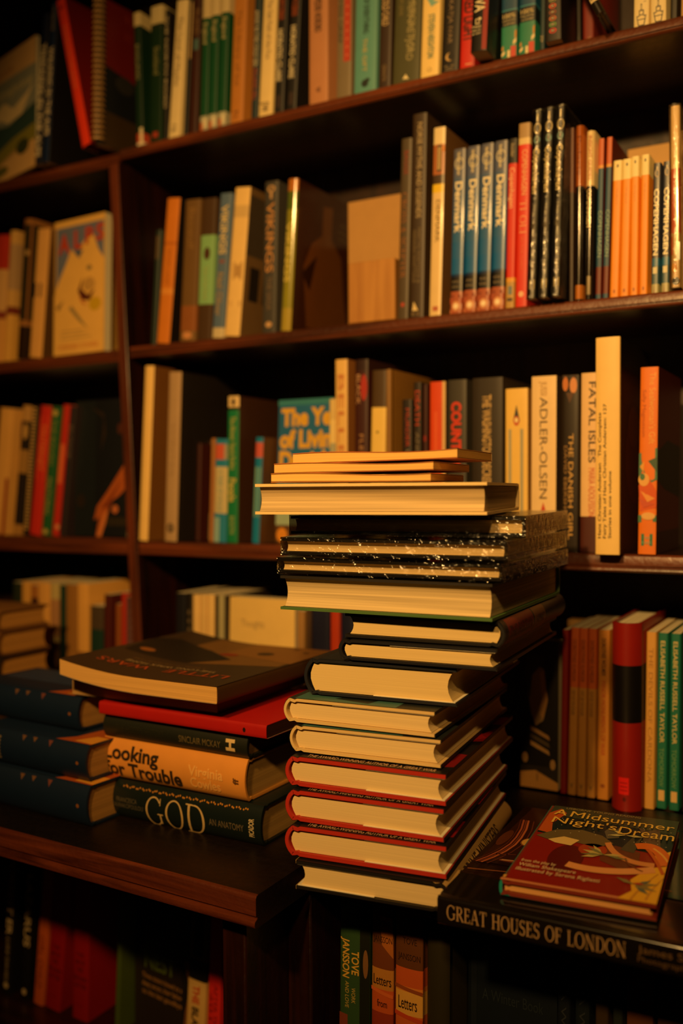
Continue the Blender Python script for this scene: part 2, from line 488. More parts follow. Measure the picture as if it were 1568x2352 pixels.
    if wrap:
        wb = MB(); g = wrap; N = 14
        rnd = random.Random(label)
        lo = (-T/2-g, -g-bl, -g); hi = (T/2+g, D+g, H+g)
        def grid(o, a, b, na, nb):
            st = len(wb.v)
            for i in range(na+1):
                for j in range(nb+1):
                    k = 0 if i in (0, na) or j in (0, nb) else rnd.uniform(-.45, .45)*g
                    nrm = a.cross(b).normalized()
                    wb.v.append(tuple(o + a*(i/na) + b*(j/nb) + nrm*k))
            for i in range(na):
                for j in range(nb):
                    s0 = st+i*(nb+1)+j
                    wb.face([s0, s0+nb+1, s0+nb+2, s0+1], film())
        X, Y, Z = Vector((hi[0]-lo[0],0,0)), Vector((0,hi[1]-lo[1],0)), Vector((0,0,hi[2]-lo[2]))
        O = Vector(lo)
        grid(O, Y, X, 10, 4); grid(O+Z, X, Y, 4, 10)
        st0 = len(wb.v); grid(O, X, Z, 8, N)
        if kind == 'pb':
            for i in range(st0, len(wb.v)):
                x, y, z = wb.v[i]; wb.v[i] = (x, y-.0035*(1-(x/hi[0])**2), z)
        grid(O+Y, Z, X, N, 4)
        grid(O, Z, Y, N, 10); grid(O+X, Y, Z, 10, N)
        wb.build('plastic_wrap', root, T3, warp, sharp=60)
    return root

BASE_ROW = {}
def row(Z, Y, items, group, Hdef=.2):
    """Books standing spine out on one shelf. Each item: label, kind, left and right column at the foot,
    (column, row) of the head's left corner, colour, options."""
    out = []
    for it in items:
        label, kind, xl, xr, (tl, yt), colr = it[:6]; o = dict(it[6]) if len(it) > 6 else {}
        src = items[o['of']][6] if 'of' in o else {}
        y = Y + o.pop('dy', src.get('dy', 0.0)); z = Z + o.pop('dz', src.get('dz', 0.0))
        Xl, Xr = x_at(xl, y, z), x_at(xr, y, z)
        Hf = o.pop('H', None)
        tp = on_y(tl, yt, y)
        ang = math.atan2(tp.x-Xl, tp.z-z)
        H = Hf or (tp.z-z)/math.cos(ang)
        T = max(.004, (Xr-Xl)*math.cos(ang)-.0012)
        if Hf and yt <= 12 and o.get('of') is None:      # the head is out of the frame: lay the print out over the part seen
            vf = min(1, (tp.z-z)/H); m = lambda f: 1-vf*(1-f)
            o['bands'] = [((m(b[0]) if b[0] > 0 else 0), m(b[1])) + tuple(b[2:]) for b in o.get('bands', ())]
            o['texts'] = [(t[0], t[1], (m(t[2][0]), m(t[2][1]))+tuple(t[2][2:])) + tuple(t[3:]) if t[1] == 'spine' else t for t in o.get('texts', ())]
            o['shapes'] = [(s[0], s[1], [(m(u), v) for u, v in s[2]]) + tuple(s[3:]) if s[0] == 'spine' else s for s in o.get('shapes', ())]
        D = o.pop('D', .132 if kind == 'pb' else .15)
        z += .0005
        if ang >= 0: loc = (Xr-T/2*math.cos(ang), y, z+T/2*math.sin(ang))
        else: loc = (Xl+T/2*math.cos(ang), y, z-T/2*math.sin(ang))
        nm = o.pop('name', 'hardback_book' if kind == 'hb' else 'paperback_book')
        copies = o.pop('of', None)
        yaw = o.pop('yaw', 0)
        g = o.pop('group', group)
        if copies is not None:
            r = copy_tree(out[copies], loc, (0, ang, yaw), label); r['group'] = g
        else:
            r = book(nm, label, g, kind, T, H, D, colr, R_STAND, loc, (0, ang, yaw), **o)
        out.append(r)
    return out
def ell(cx, cy, rx, ry, n=20, a0=0, a1=360):
    return [(cx+rx*math.cos(math.radians(a0+(a1-a0)*i/n)), cy+ry*math.sin(math.radians(a0+(a1-a0)*i/n))) for i in range(n + (a1-a0 < 360))]
def rect(u0, u1, v0, v1): return [(u0, v0), (u1, v0), (u1, v1), (u0, v1)]
def mixh(a, b, t):
    A = [int(a[i:i+2], 16) for i in (1,3,5)]; B = [int(b[i:i+2], 16) for i in (1,3,5)]
    return '#%02x%02x%02x' % tuple(round(p+(q-p)*t) for p, q in zip(A, B))
def grad(f0, f1, a, b, n=6): return [(f0+(f1-f0)*i/n, f0+(f1-f0)*(i+1)/n, mixh(a, b, i/(n-1))) for i in range(n)]

# ---------------------------------------------------------------- levels of the place
S1, S2, S3, LEDGE = 1.867, 1.569, 1.276, 0.988       # tops of the shelves and of the counter
BACK = 0.21
WA, WB_ = '#120603', '#341309'
W_X = wood(WA, WB_, 'x'); W_Z = wood(WA, WB_, 'z'); W_Y = wood(WA, WB_, 'y')
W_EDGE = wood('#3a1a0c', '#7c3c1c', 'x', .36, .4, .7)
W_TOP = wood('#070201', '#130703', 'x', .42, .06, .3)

# ---------------------------------------------------------------- room shell
def structure(name, lo, hi, m):
    b = MB(); b.box(lo, hi, m); o = b.build(name); o['kind'] = 'structure'; return o
structure('floor', (-2.6, -3.2, -.05), (1.4, .5, 0), wood('#2a1508', '#4a2812', 'y', .5, .05, .2))
structure('wall_back', (-2.6, .36, 0), (1.4, .5, 2.9), mat('#3a2a1a', .8))

# ---------------------------------------------------------------- bookcase
def board(name, x0, x1, ztop, thick, y0, y1, parent, m, edge_m, skew=0.0):
    """A shelf board whose front edge carries a moulding: flat face, groove and rounded lip."""
    prof = [(y1, 0), (y0+.004, 0), (y0+.0012, -.0008), (y0, -.003), (y0, -thick*.62), (y0+.0022, -thick*.66),
            (y0+.0022, -thick*.72), (y0-.0015, -thick*.78), (y0-.0022, -thick*.88), (y0-.001, -thick*.97), (y0+.003, -thick), (y1, -thick)]
    mb = MB(); n = len(prof); b = 0; N = 24
    for i in range(N+1):
        x = x0+(x1-x0)*i/N
        mb.v += [(x, y+skew*(i/N) if y < y1 else y, ztop+z) for y, z in prof]
    for i in range(N):
        for j in range(n):
            k = (j+1) % n
            mb.face([b+i*n+j, b+i*n+k, b+(i+1)*n+k, b+(i+1)*n+j], edge_m if 1 <= j <= 9 else m)
    mb.face(list(range(n)), m); mb.face([N*n+j for j in range(n)][::-1], m)
    return mb.build(name, parent, sharp=50)
case = empty('bookcase', (-.62, 0, LEDGE)); tag(case, 'tall dark stained wooden bookcase with moulded shelves full of books', 'bookcase')
case_inv = Matrix.Translation((.62, 0, -LEDGE))
def case_part(o):
    o.data.transform(case_inv); return o
XR = .34; XL = -1.8
case_part(board('shelf', -.991, XR, S1, .0165, 0, BACK, case, W_X, W_EDGE))
case_part(board('shelf', -.976, XR, S2, .0175, 0, BACK, case, W_X, W_EDGE))
case_part(board('shelf', -.962, XR, S3, .021, 0, BACK, case, W_X, W_EDGE))
case_part(board('shelf', XL, -.9915, S1-.004, .02, 0.0, BACK, case, W_X, W_EDGE))
case_part(board('shelf', XL, -.996, S2-.002, .02, 0.0, BACK, case, W_X, W_EDGE))
case_part(board('shelf', XL, -.982, S3+.003, .024, 0.0, BACK, case, W_X, W_EDGE))
def upright(xt0, xt1, xb0, xb1, z0, z1, y0=-.004):
    mb = MB()
    mb.v = [(xb0,y0,z0),(xb1,y0,z0),(xb1,BACK,z0),(xb0,BACK,z0),(xt0,y0,z1),(xt1,y0,z1),(xt1,BACK,z1),(xt0,BACK,z1)]
    for k, f in enumerate(((0,3,2,1),(4,5,6,7),(0,1,5,4),(1,2,6,5),(2,3,7,6),(3,0,4,7))): mb.face(list(f), wood('#3c1a0a', '#74361a', 'z', .4, .2, .4) if k == 2 else W_Z)  # front face gets a lighter wood: its brighter lighting is painted in
    return case_part(mb.build('upright', case, bevel=.002))
upright(-1.0105, -.992, -.968, -.949, LEDGE+.001, S1-.021)
upright(XR-.001, XR+.03, XR-.001, XR+.03, LEDGE+.001, 2.2)
upright(XL-.03, XL+.001, XL-.03, XL+.001, LEDGE+.001, 2.2)
mb = MB(); mb.box((XL-.03, BACK-.001, LEDGE), (XR+.03, BACK+.014, 2.2), wood('#1c0d05', '#38200f', 'z', .5, .05, .1))
case_part(mb.build('back_panel', case))

# ---------------------------------------------------------------- lower cabinets carrying the counter
LOW = .639                                            # floor of the lower book shelf
cab = empty('low_cabinet', (-1.1, -.2, 0)); tag(cab, 'deep low cabinet with worn moulded counter edge, left of the tall book stack', 'cabinet')
ci = Matrix.Translation((1.1, .2, 0))
def cpart(o, inv): o.data.transform(inv); return o
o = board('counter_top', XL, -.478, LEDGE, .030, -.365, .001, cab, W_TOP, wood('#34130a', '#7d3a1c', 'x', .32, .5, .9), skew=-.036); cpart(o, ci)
mb = MB(); mb.box((-.535, -.375, .05), (-.508, .0, LEDGE-.030), W_Z); cpart(mb.build('side_panel', cab, bevel=.002), ci)
mb = MB(); mb.box((XL, -.375, .05), (XL+.027, .0, LEDGE-.030), W_Z); cpart(mb.build('side_panel', cab, bevel=.002), ci)
mb = MB(); mb.box((XL+.027, -.365, LOW-.02), (-.535, -.012, LOW), W_X); cpart(mb.build('shelf', cab), ci)
mb = MB(); mb.box((XL, -.012, .05), (-.508, .002, LEDGE-.030), W_Z); cpart(mb.build('back_panel', cab), ci)
mb = MB(); mb.box((XL, -.34, 0), (-.508, .0, .05), W_X); cpart(mb.build('plinth', cab), ci)
RFRONT = -.315
cab2 = empty('low_cabinet', (-.07, -.15, 0)); tag(cab2, 'shallower low cabinet under the tall book stack and the large black book', 'cabinet')
c2 = Matrix.Translation((.07, .15, 0))
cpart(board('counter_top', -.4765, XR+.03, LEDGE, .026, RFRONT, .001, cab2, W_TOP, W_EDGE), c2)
mb = MB(); mb.box((-.5074, RFRONT+.012, .05), (-.480, .0, LEDGE-.0315), W_Z); cpart(mb.build('side_panel', cab2, bevel=.002), c2)
mb = MB(); mb.box((XR, RFRONT+.012, .05), (XR+.03, .0, LEDGE-.026), W_Z); cpart(mb.build('side_panel', cab2, bevel=.002), c2)
mb = MB(); mb.box((-.480, RFRONT+.02, .70), (XR, -.012, .72), W_X); cpart(mb.build('shelf', cab2), c2)
mb = MB(); mb.box((-.480, -.012, .05), (XR, .002, LEDGE-.0315), W_Z); cpart(mb.build('back_panel', cab2), c2)
mb = MB(); mb.box((-.5074, RFRONT+.04, 0), (XR+.03, .0, .05), W_X); cpart(mb.build('plinth', cab2), c2)

# ---------------------------------------------------------------- top shelf, right bay
SY = .009
CREAM, BLK, INK = '#e6cf98', '#15110f', '#17120e'
england = dict(bands=[(0,.12,'#cdb98a'),(.88,1,'#a8a68f')], texts=[('England','spine',(.16,.32,.5,.45),'#d8c890')], shapes=[('spine','#b5603a',rect(.93,.99,.1,.5)),('spine','#dcd2b0',rect(.9,.97,.5,.9))], D=.13, H=.2)
ship = [('spine','#33353c',[(.60,.18),(.60,.82),(.96,.70),(.96,.30)]),('spine','#e3cf9a',[(.64,.25),(.64,.75),(.91,.65),(.91,.35)],2),('spine','#33353c',rect(.72,.75,.22,.78),3),
        ('spine','#33353c',rect(.42,.60,.34,.66)),('spine','#e3cf9a',rect(.46,.57,.40,.60),2),('spine','#33353c',rect(.22,.42,.44,.54)),('spine','#e3cf9a',rect(.26,.40,.47,.51),2),('spine','#33353c',rect(.965,.985,.08,.92)),('spine','#33353c',[(.18,.6),(.14,.72),(.18,.84),(.16,.72)])]
dots = lambda: [('spine',c,ell(.06+.143*i, .5, .058, .22, 14)) for i, c in enumerate(['#8a8a4a','#d8582c','#8f4a2a','#c86a2c','#6a9a4c','#d83c24'])] + [('spine','#1c1512',ell(.06+.143*i, .5, .042, .15, 12),2) for i in range(6)] + [('spine','#d8c8a0',rect(.05+.143*i,.07+.143*i,.42,.58),3) for i in range(6)]
hundred = dict(H=.205, bands=[(0,.20,'#15466a'),(.20,.22,'#3a8aa0'),(.22,.47,'#14202a'),(.47,1,'#2a8068')],
               texts=[('100%','spine',(.27,.34,.1,.9),'#d8c48c',dict(level=True)),('HANDCRAFTED','spine',(.365,.395,.1,.9),'#c8b88a',dict(level=True,name='subtitle')),('& UNFUSED','spine',(.42,.45,.15,.88),'#c8b88a',dict(level=True,name='subtitle'))],
               shapes=[('spine','#c88a34',[(.80,.05),(.86,.05),(.66,.97),(.54,.97)]),('spine','#e8d0a0',[(.90,.04),(.95,.04),(.74,.97),(.67,.97)],2),('spine','#e6d2a2',rect(.86,1,.42,.58),2),('spine','#c03c28',rect(.80,1,.62,.95))])
G1 = 'books on the top shelf of the right bay'
row(S1, SY, [
 ('thin green paperback with cream head, nearest right of the spiral bound book', 'pb', 314, 331, (305, 0), '#0a2a16', dict(H=.2, bands=[(0,.1,'#cdbb88'),(.9,.97,'#b8482c'),(.97,1,'#e8dcc0')], texts=[('ENGLAND','spine',(.24,.5,.5,.4),'#a8a070')], shapes=[('spine','#e8d8b0',rect(.86,.99,.55,.95))])),
 ('green paperback with a broad cream head band beside a thin black and white spine', 'pb', 342, 371, (345, 0), '#0a2a12', dict(H=.2, bands=[(0,.13,'#cdbb88'),(.13,.17,'#1a2a16')], texts=[('Scotland','spine',(.3,.5,.55,.4),'#93905a')], shapes=[('spine','#a83c28',rect(.92,.96,.3,.7))])),
 ('very thin black spine with white lettering touching a cream spine, top shelf', 'pb', 373, 383, (378, 10), '#191310', dict(H=.19, texts=[('THE NORTH ROAD','spine',(.05,.75,.5,.6),'#d8c8a0')], D=.12)),
 ('cream paperback with grey lettering left of the small dark red spine, top shelf', 'pb', 384.5, 411, (405, 7), CREAM, dict(texts=[('The Land of Maybe','spine',(.12,.62,.5,.42),'#7a6a4a'),('F.B.','spine',(.9,.96,.5,.4),'#5a4a34')])),
 ('thin near black paperback pressed against the cream spine, top shelf left', 'pb', 418, 429, (433, 8), '#171412', dict(H=.196, shapes=[('spine','#d0b07a',rect(.0,.42,.7,.98))])),
 ('narrow dark red brown spine reading ISLAND left of three green spines', 'pb', 431, 450, (443, 0), '#3a1a12', dict(H=.2, texts=[('ISLAND','spine',(.08,.27,.6,.6),'#8a6a44')], shapes=[('spine','#4a6a6a',rect(.3,.38,.3,.9))])),
 ('leftmost of three matching green paperbacks with pictures at the foot', 'pb', 456, 475, (464, 10), '#0d4a2a', england),
 ('middle one of three matching green paperbacks with pictures at the foot', 'pb', 475.5, 496, (484, 8), '#0d4a2a', dict(of=6)),
 ('rightmost of three matching green paperbacks with pictures at the foot', 'pb', 496.5, 518, (506, 5), '#0d4a2a', dict(of=6)),
 ('ochre orange paperback standing alone right of the three green spines', 'pb', 526, 557, (537, 0), '#b87832', dict(H=.205, texts=[('The Library of Ice','spine',(.1,.7,.5,.35),'#8a5a26'),('h','spine',(.9,.95,.5,.35),'#7a4a20')])),
 ('thin slate paperback with white upper and red lower lettering, top shelf', 'pb', 574, 591, (583, 0), '#23343a', dict(H=.2, texts=[('AWAY IN THE COLD SEA','spine',(.1,.56,.5,.6),'#d8ccA8'.lower()),('ROLAND HILL','spine',(.58,.84,.5,.6),'#b05030',dict(name='author_name'))])),
 ('wide cream paperback left of two black spines with white capitals', 'pb', 591.5, 624, (604, 0), '#e8cd8e', dict(H=.202, texts=[('The Salt Path of the Fox','spine',(.02,.52,.55,.34),'#84705a'),('pw','spine',(.88,.96,.5,.5),'#5a4a34')])),
 ('left one of two black paperbacks lettered in bold white, top shelf', 'pb', 626, 650, (637, 0), '#1b191a', dict(H=.2, texts=[('DOWN TO ICEBREAKER','spine',(.0,.19,.45,.55),'#b85a2c'),('HORATIO CLARE','spine',(.27,.72,.42,.5),'#e0d2ac',dict(name='author_name',bold=.02))], shapes=[('spine','#3a2c28',rect(.84,.95,.3,.7))])),
 ('right one of two black paperbacks lettered in bold white, top shelf', 'pb', 654, 679, (667, 0), '#1b191a', dict(of=12)),
 ('dull pink paperback with black capitals at its head, top shelf', 'pb', 708, 753, (708, 0), '#b98058', dict(H=.205, texts=[('PEDER NORDBO','spine',(.02,.33,.5,.36),'#32241c',dict(bold=.015)),('w','spine',(.84,.89,.5,.25),'#6a4430')])),
 ('grey brown paperback with a red strip down its right half', 'pb', 770, 806, (773, 0), '#7a6c54', dict(H=.2, texts=[('MISS GRIEF','spine',(.02,.45,.25,.28),'#4a4438')], shapes=[('spine','#b03a22',rect(.0,.64,.48,.92))]+[('spine','#d87a5a',ell(.1+.08*i,.7,.008,.08,8),2) for i in range(7)])),
 ('teal paperback with black capitals above yellow lettering, top shelf', 'pb', 810.5, 863, (815, 0), '#5a9690', dict(H=.203, texts=[('OF EVERYTHING','spine',(.02,.39,.52,.25),'#1e2a24',dict(bold=.01)),('THE GIFT','spine',(.44,.78,.48,.18),'#c8b060',dict(name='author_name'))], shapes=[('spine','#222c28',ell(.9,.5,.04,.16)),('spine','#222c28',ell(.87,.62,.02,.1))])),
 ('dark brown paperback lettered in pale capitals beside the teal spine', 'pb', 866, 896, (871, 0), '#35241a', dict(H=.2, texts=[('COLD CHILD','spine',(.0,.31,.5,.5),'#d2b684',dict(bold=.01)),('GRANTA','spine',(.74,.92,.5,.3),'#8a7350',dict(name='author_name'))])),
 ('wide olive green paperback with a small white emblem at its foot', 'pb', 899, 962, (906, 0), '#4a4a2e', dict(H=.2, texts=[('THE PROPHETS OF','spine',(.0,.65,.68,.22),'#a3996a'),('ETERNAL FJORD','spine',(.02,.75,.62,.24),'#a89d6e'),('KIM LEINE','spine',(.0,.22,.25,.14),'#8a7c4c',dict(name='author_name'))], shapes=[('spine','#e8d8a8',[(.9,.5),(.95,.38),(.96,.62)])])),
 ('cream paperback with teal lettering beside the wide olive spine', 'pb', 963, 1006, (969, 0), '#f0d184', dict(H=.2, texts=[('STEVEN','spine',(.22,.44,.55,.34),'#3a7a74',dict(bold=.015)),('HEIGHTON','spine',(.46,.76,.55,.34),'#3a7a74',dict(bold=.015))], shapes=[('spine','#7fb0a8',[(.0,.2),(.13,.5),(.08,.95),(.06,.6),(.0,.9)]),('spine','#6a5432',ell(.9,.5,.025,.12)),('spine','#f0d184',ell(.9,.5,.02,.09),2)])),
 ('black paperback with pale crescent emblem left of a red and black spine', 'pb', 1009, 1051, (1016, 0), '#171110', dict(H=.2, texts=[('KATJA IVAR','spine',(.05,.62,.5,.24),'#8c765a')], shapes=[('spine','#c8a468',ell(.79,.5,.055,.23)),('spine','#171110',ell(.785,.58,.05,.18),2),('spine','#7a6a50',rect(.9,.915,.22,.78)),('spine','#7a6a50',rect(.93,.94,.3,.7)),('spine','#7a6a50',rect(.955,.965,.25,.75))])),
 ('bright red paperback with large black shapes partly behind the box-like black book', 'pb', 1053, 1089, (1059, 0), '#c8281c', dict(H=.2, texts=[('RED LIGHT','spine',(.0,.62,.55,.7),'#1c1210',dict(bold=.03))], shapes=[('spine','#e0c090',rect(.93,.94,.4,.8))])),
 ('black and red paperback overhanging the shelf edge, reading FREE EBOOK & APP', 'pb', 1077, 1117, (1083, 0), '#14100f', dict(H=.185, dy=-.035, dz=.001, D=.14, gloss=1, texts=[('IVA','spine',(.0,.28,.5,.6),'#e6d8b4',dict(bold=.02)),('FREE','spine',(.53,.57,.1,.62),'#e6d8b4',dict(level=True,name='subtitle')),('EBOOK','spine',(.6,.63,.1,.62),'#e6d8b4',dict(level=True,name='subtitle')),('& APP','spine',(.66,.69,.1,.62),'#e6d8b4',dict(level=True,name='subtitle'))], shapes=[('spine','#8e1f1a',rect(.0,.98,.7,.98)),('spine','#e6d8b4',rect(.40,.5,.25,.5)),('spine','#14100f',rect(.415,.485,.3,.45),2),('spine','#e6d8b4',rect(.385,.43,.45,.6),3)])),
 ('left one of two teal and green paperbacks reading 100%', 'pb', 1148, 1186, (1150, 0), '#12304c', hundred),
 ('right one of two teal and green paperbacks reading 100%', 'pb', 1189, 1228, (1191, 0), '#12304c', dict(of=23)),
 ('thin dark teal spine squeezed left of the dotted black books', 'pb', 1236, 1250, (1238, 0), '#12323a', dict(H=.2, texts=[('2024','spine',(.7,.82,.5,.5),'#b8a880')])),
 ('left one of two black paperbacks with a column of coloured dots', 'pb', 1251, 1291, (1250, 0), '#1a1310', dict(H=.187, dy=-.02, D=.068, shapes=dots())),
 ('right one of two black paperbacks with a column of coloured dots', 'pb', 1305, 1337, (1303, 0), '#1a1310', dict(H=.2, dy=.052, shapes=dots())),
 ('dark red paperback between a dotted black spine and the black box book', 'pb', 1339, 1366, (1338, 0), '#8a2a1c', dict(H=.2, dy=.052, texts=[('TOVE','spine',(.62,.8,.55,.3),'#d8a070')])),
 ('thick black book jutting over the shelf edge, small pale WILD label', 'hb', 1370, 1394, (1350, 0), '#1c160f', dict(H=.12, dy=-.052, D=.1, gloss=1, texts=[('WILD','spine',(.05,.13,.15,.85),'#15110c',dict(level=True,bold=.03,lay=5)),('THINGS','spine',(.16,.20,.2,.8),'#15110c',dict(level=True,name='subtitle',lay=5))], shapes=[('spine','#e6cf9a',rect(.0,.26,.08,.92))])),
 ('left one of two cream paperbacks with a line drawing of a ship', 'pb', 1452, 1490, (1453, 0), '#e3cf9a', dict(H=.2, shapes=ship)),
 ('right one of two cream paperbacks with a line drawing of a ship', 'pb', 1494, 1532, (1494, 0), '#e3cf9a', dict(of=30)),
 ('narrow black spine right of the cream ship paperbacks, top shelf', 'pb', 1536, 1556, (1537, 0), '#17120f', dict(H=.2)),
 ('tan paperback at the right picture edge of the top shelf', 'pb', 1560, 1590, (1561, 0), '#b8905a', dict(H=.2)),
], G1)

# ---------------------------------------------------------------- middle shelf, right bay
def photo_foot():
    return [('spine','#7c3420',rect(.885,.905,.12,.86)),('spine','#a84c30',rect(.905,.94,.0,1)),('spine','#d89a6c',ell(.955,.5,.03,.34)),('spine','#f6e4c2',ell(.955,.5,.016,.2),2),('spine','#b86a44',rect(.975,1,.0,1))]
denmark = dict(gloss=1, bands=[(0,.08,'#5c5f74')]+grad(.08,.76,'#5a6484','#1a62a4',7)+[(.76,.775,'#10305c'),(.775,.865,'#17161a'),(.865,1,'#a8583a')],
   texts=[('Denmark','spine',(.2,.51,.52,.56),'#f0e4c4',dict(bold=.025)),('lonely planet','spine',(.025,.16,.5,.26),'#e8dcba',dict(name='publisher_mark',bold=.02,lay=5)),('VISIT MORE','spine',(.80,.815,.15,.7),'#9a8a70',dict(level=True,name='subtitle')),('SEE MORE','spine',(.83,.845,.15,.7),'#9a8a70',dict(level=True,name='subtitle'))],
   shapes=photo_foot()+[('spine','#cfc6a8',ell(.09,.5,.038,.38)),('spine','#5a627c',ell(.09,.5,.032,.31),2)])
cross = dict(H=None)
cph_black = dict(dy=-.024, dz=.0035, wrap=.001, gloss=0, bulge=.0012, texts=[('Copenhagen','spine',(.2,.44,.5,.7),'#e0cf9c',dict(bold=.02)),('top sights, local life','spine',(.5,.85,.5,.4),'#6a5f48',dict(name='subtitle'))],
   shapes=[('spine','#cdbb88',ell(.095,.5,.028,.42)),('spine','#15110e',ell(.095,.5,.021,.3),2),('spine','#d8c694',rect(.02,.06,.42,.58),3),('spine','#6f9aa0',ell(.155,.5,.02,.36)),('spine','#cdbb88',rect(.9,.95,.2,.8))])
orange_top = dict(H=None, bands=[(0,.145,'#f0dc9c')], shapes=[('spine','#2a2018',[(.04-.018*math.cos(math.radians(90+36*i))*(1 if i%2==0 else .45), .5+.16*math.sin(math.radians(90+36*i))*(1 if i%2==0 else .45)) for i in range(10)]),('spine','#a85a10',rect(.955,.97,.4,.6)),('spine','#a85a10',[(.955,.35),(.94,.5),(.955,.65)])],
   texts=[('WALKS','spine',(.2,.32,.5,.22),'#d89a3a')])
cph_slate = dict(gloss=1, bands=[(0,.73,'#3c3e4c'),(.73,.79,'#2a6a90'),(.79,.93,'#3a5a68'),(.93,1,'#a8a478')],
   texts=[('COPENHAGEN','spine',(.2,.71,.5,.6),'#f4e8c4',dict(bold=.025))],
   shapes=[('spine','#b89a70',ell(.08,.5,.03,.3)),('spine','#3c3e4c',ell(.08,.5,.024,.22),2),('spine','#d8c8a0',rect(.03,.05,.44,.56),3),('spine','#cfc6a0',rect(.80,.85,.2,.75)),('spine','#8a4a34',[(1,.3),(.93,.36),(1,.45)])])
G2 = 'books on the middle shelf of the right bay'
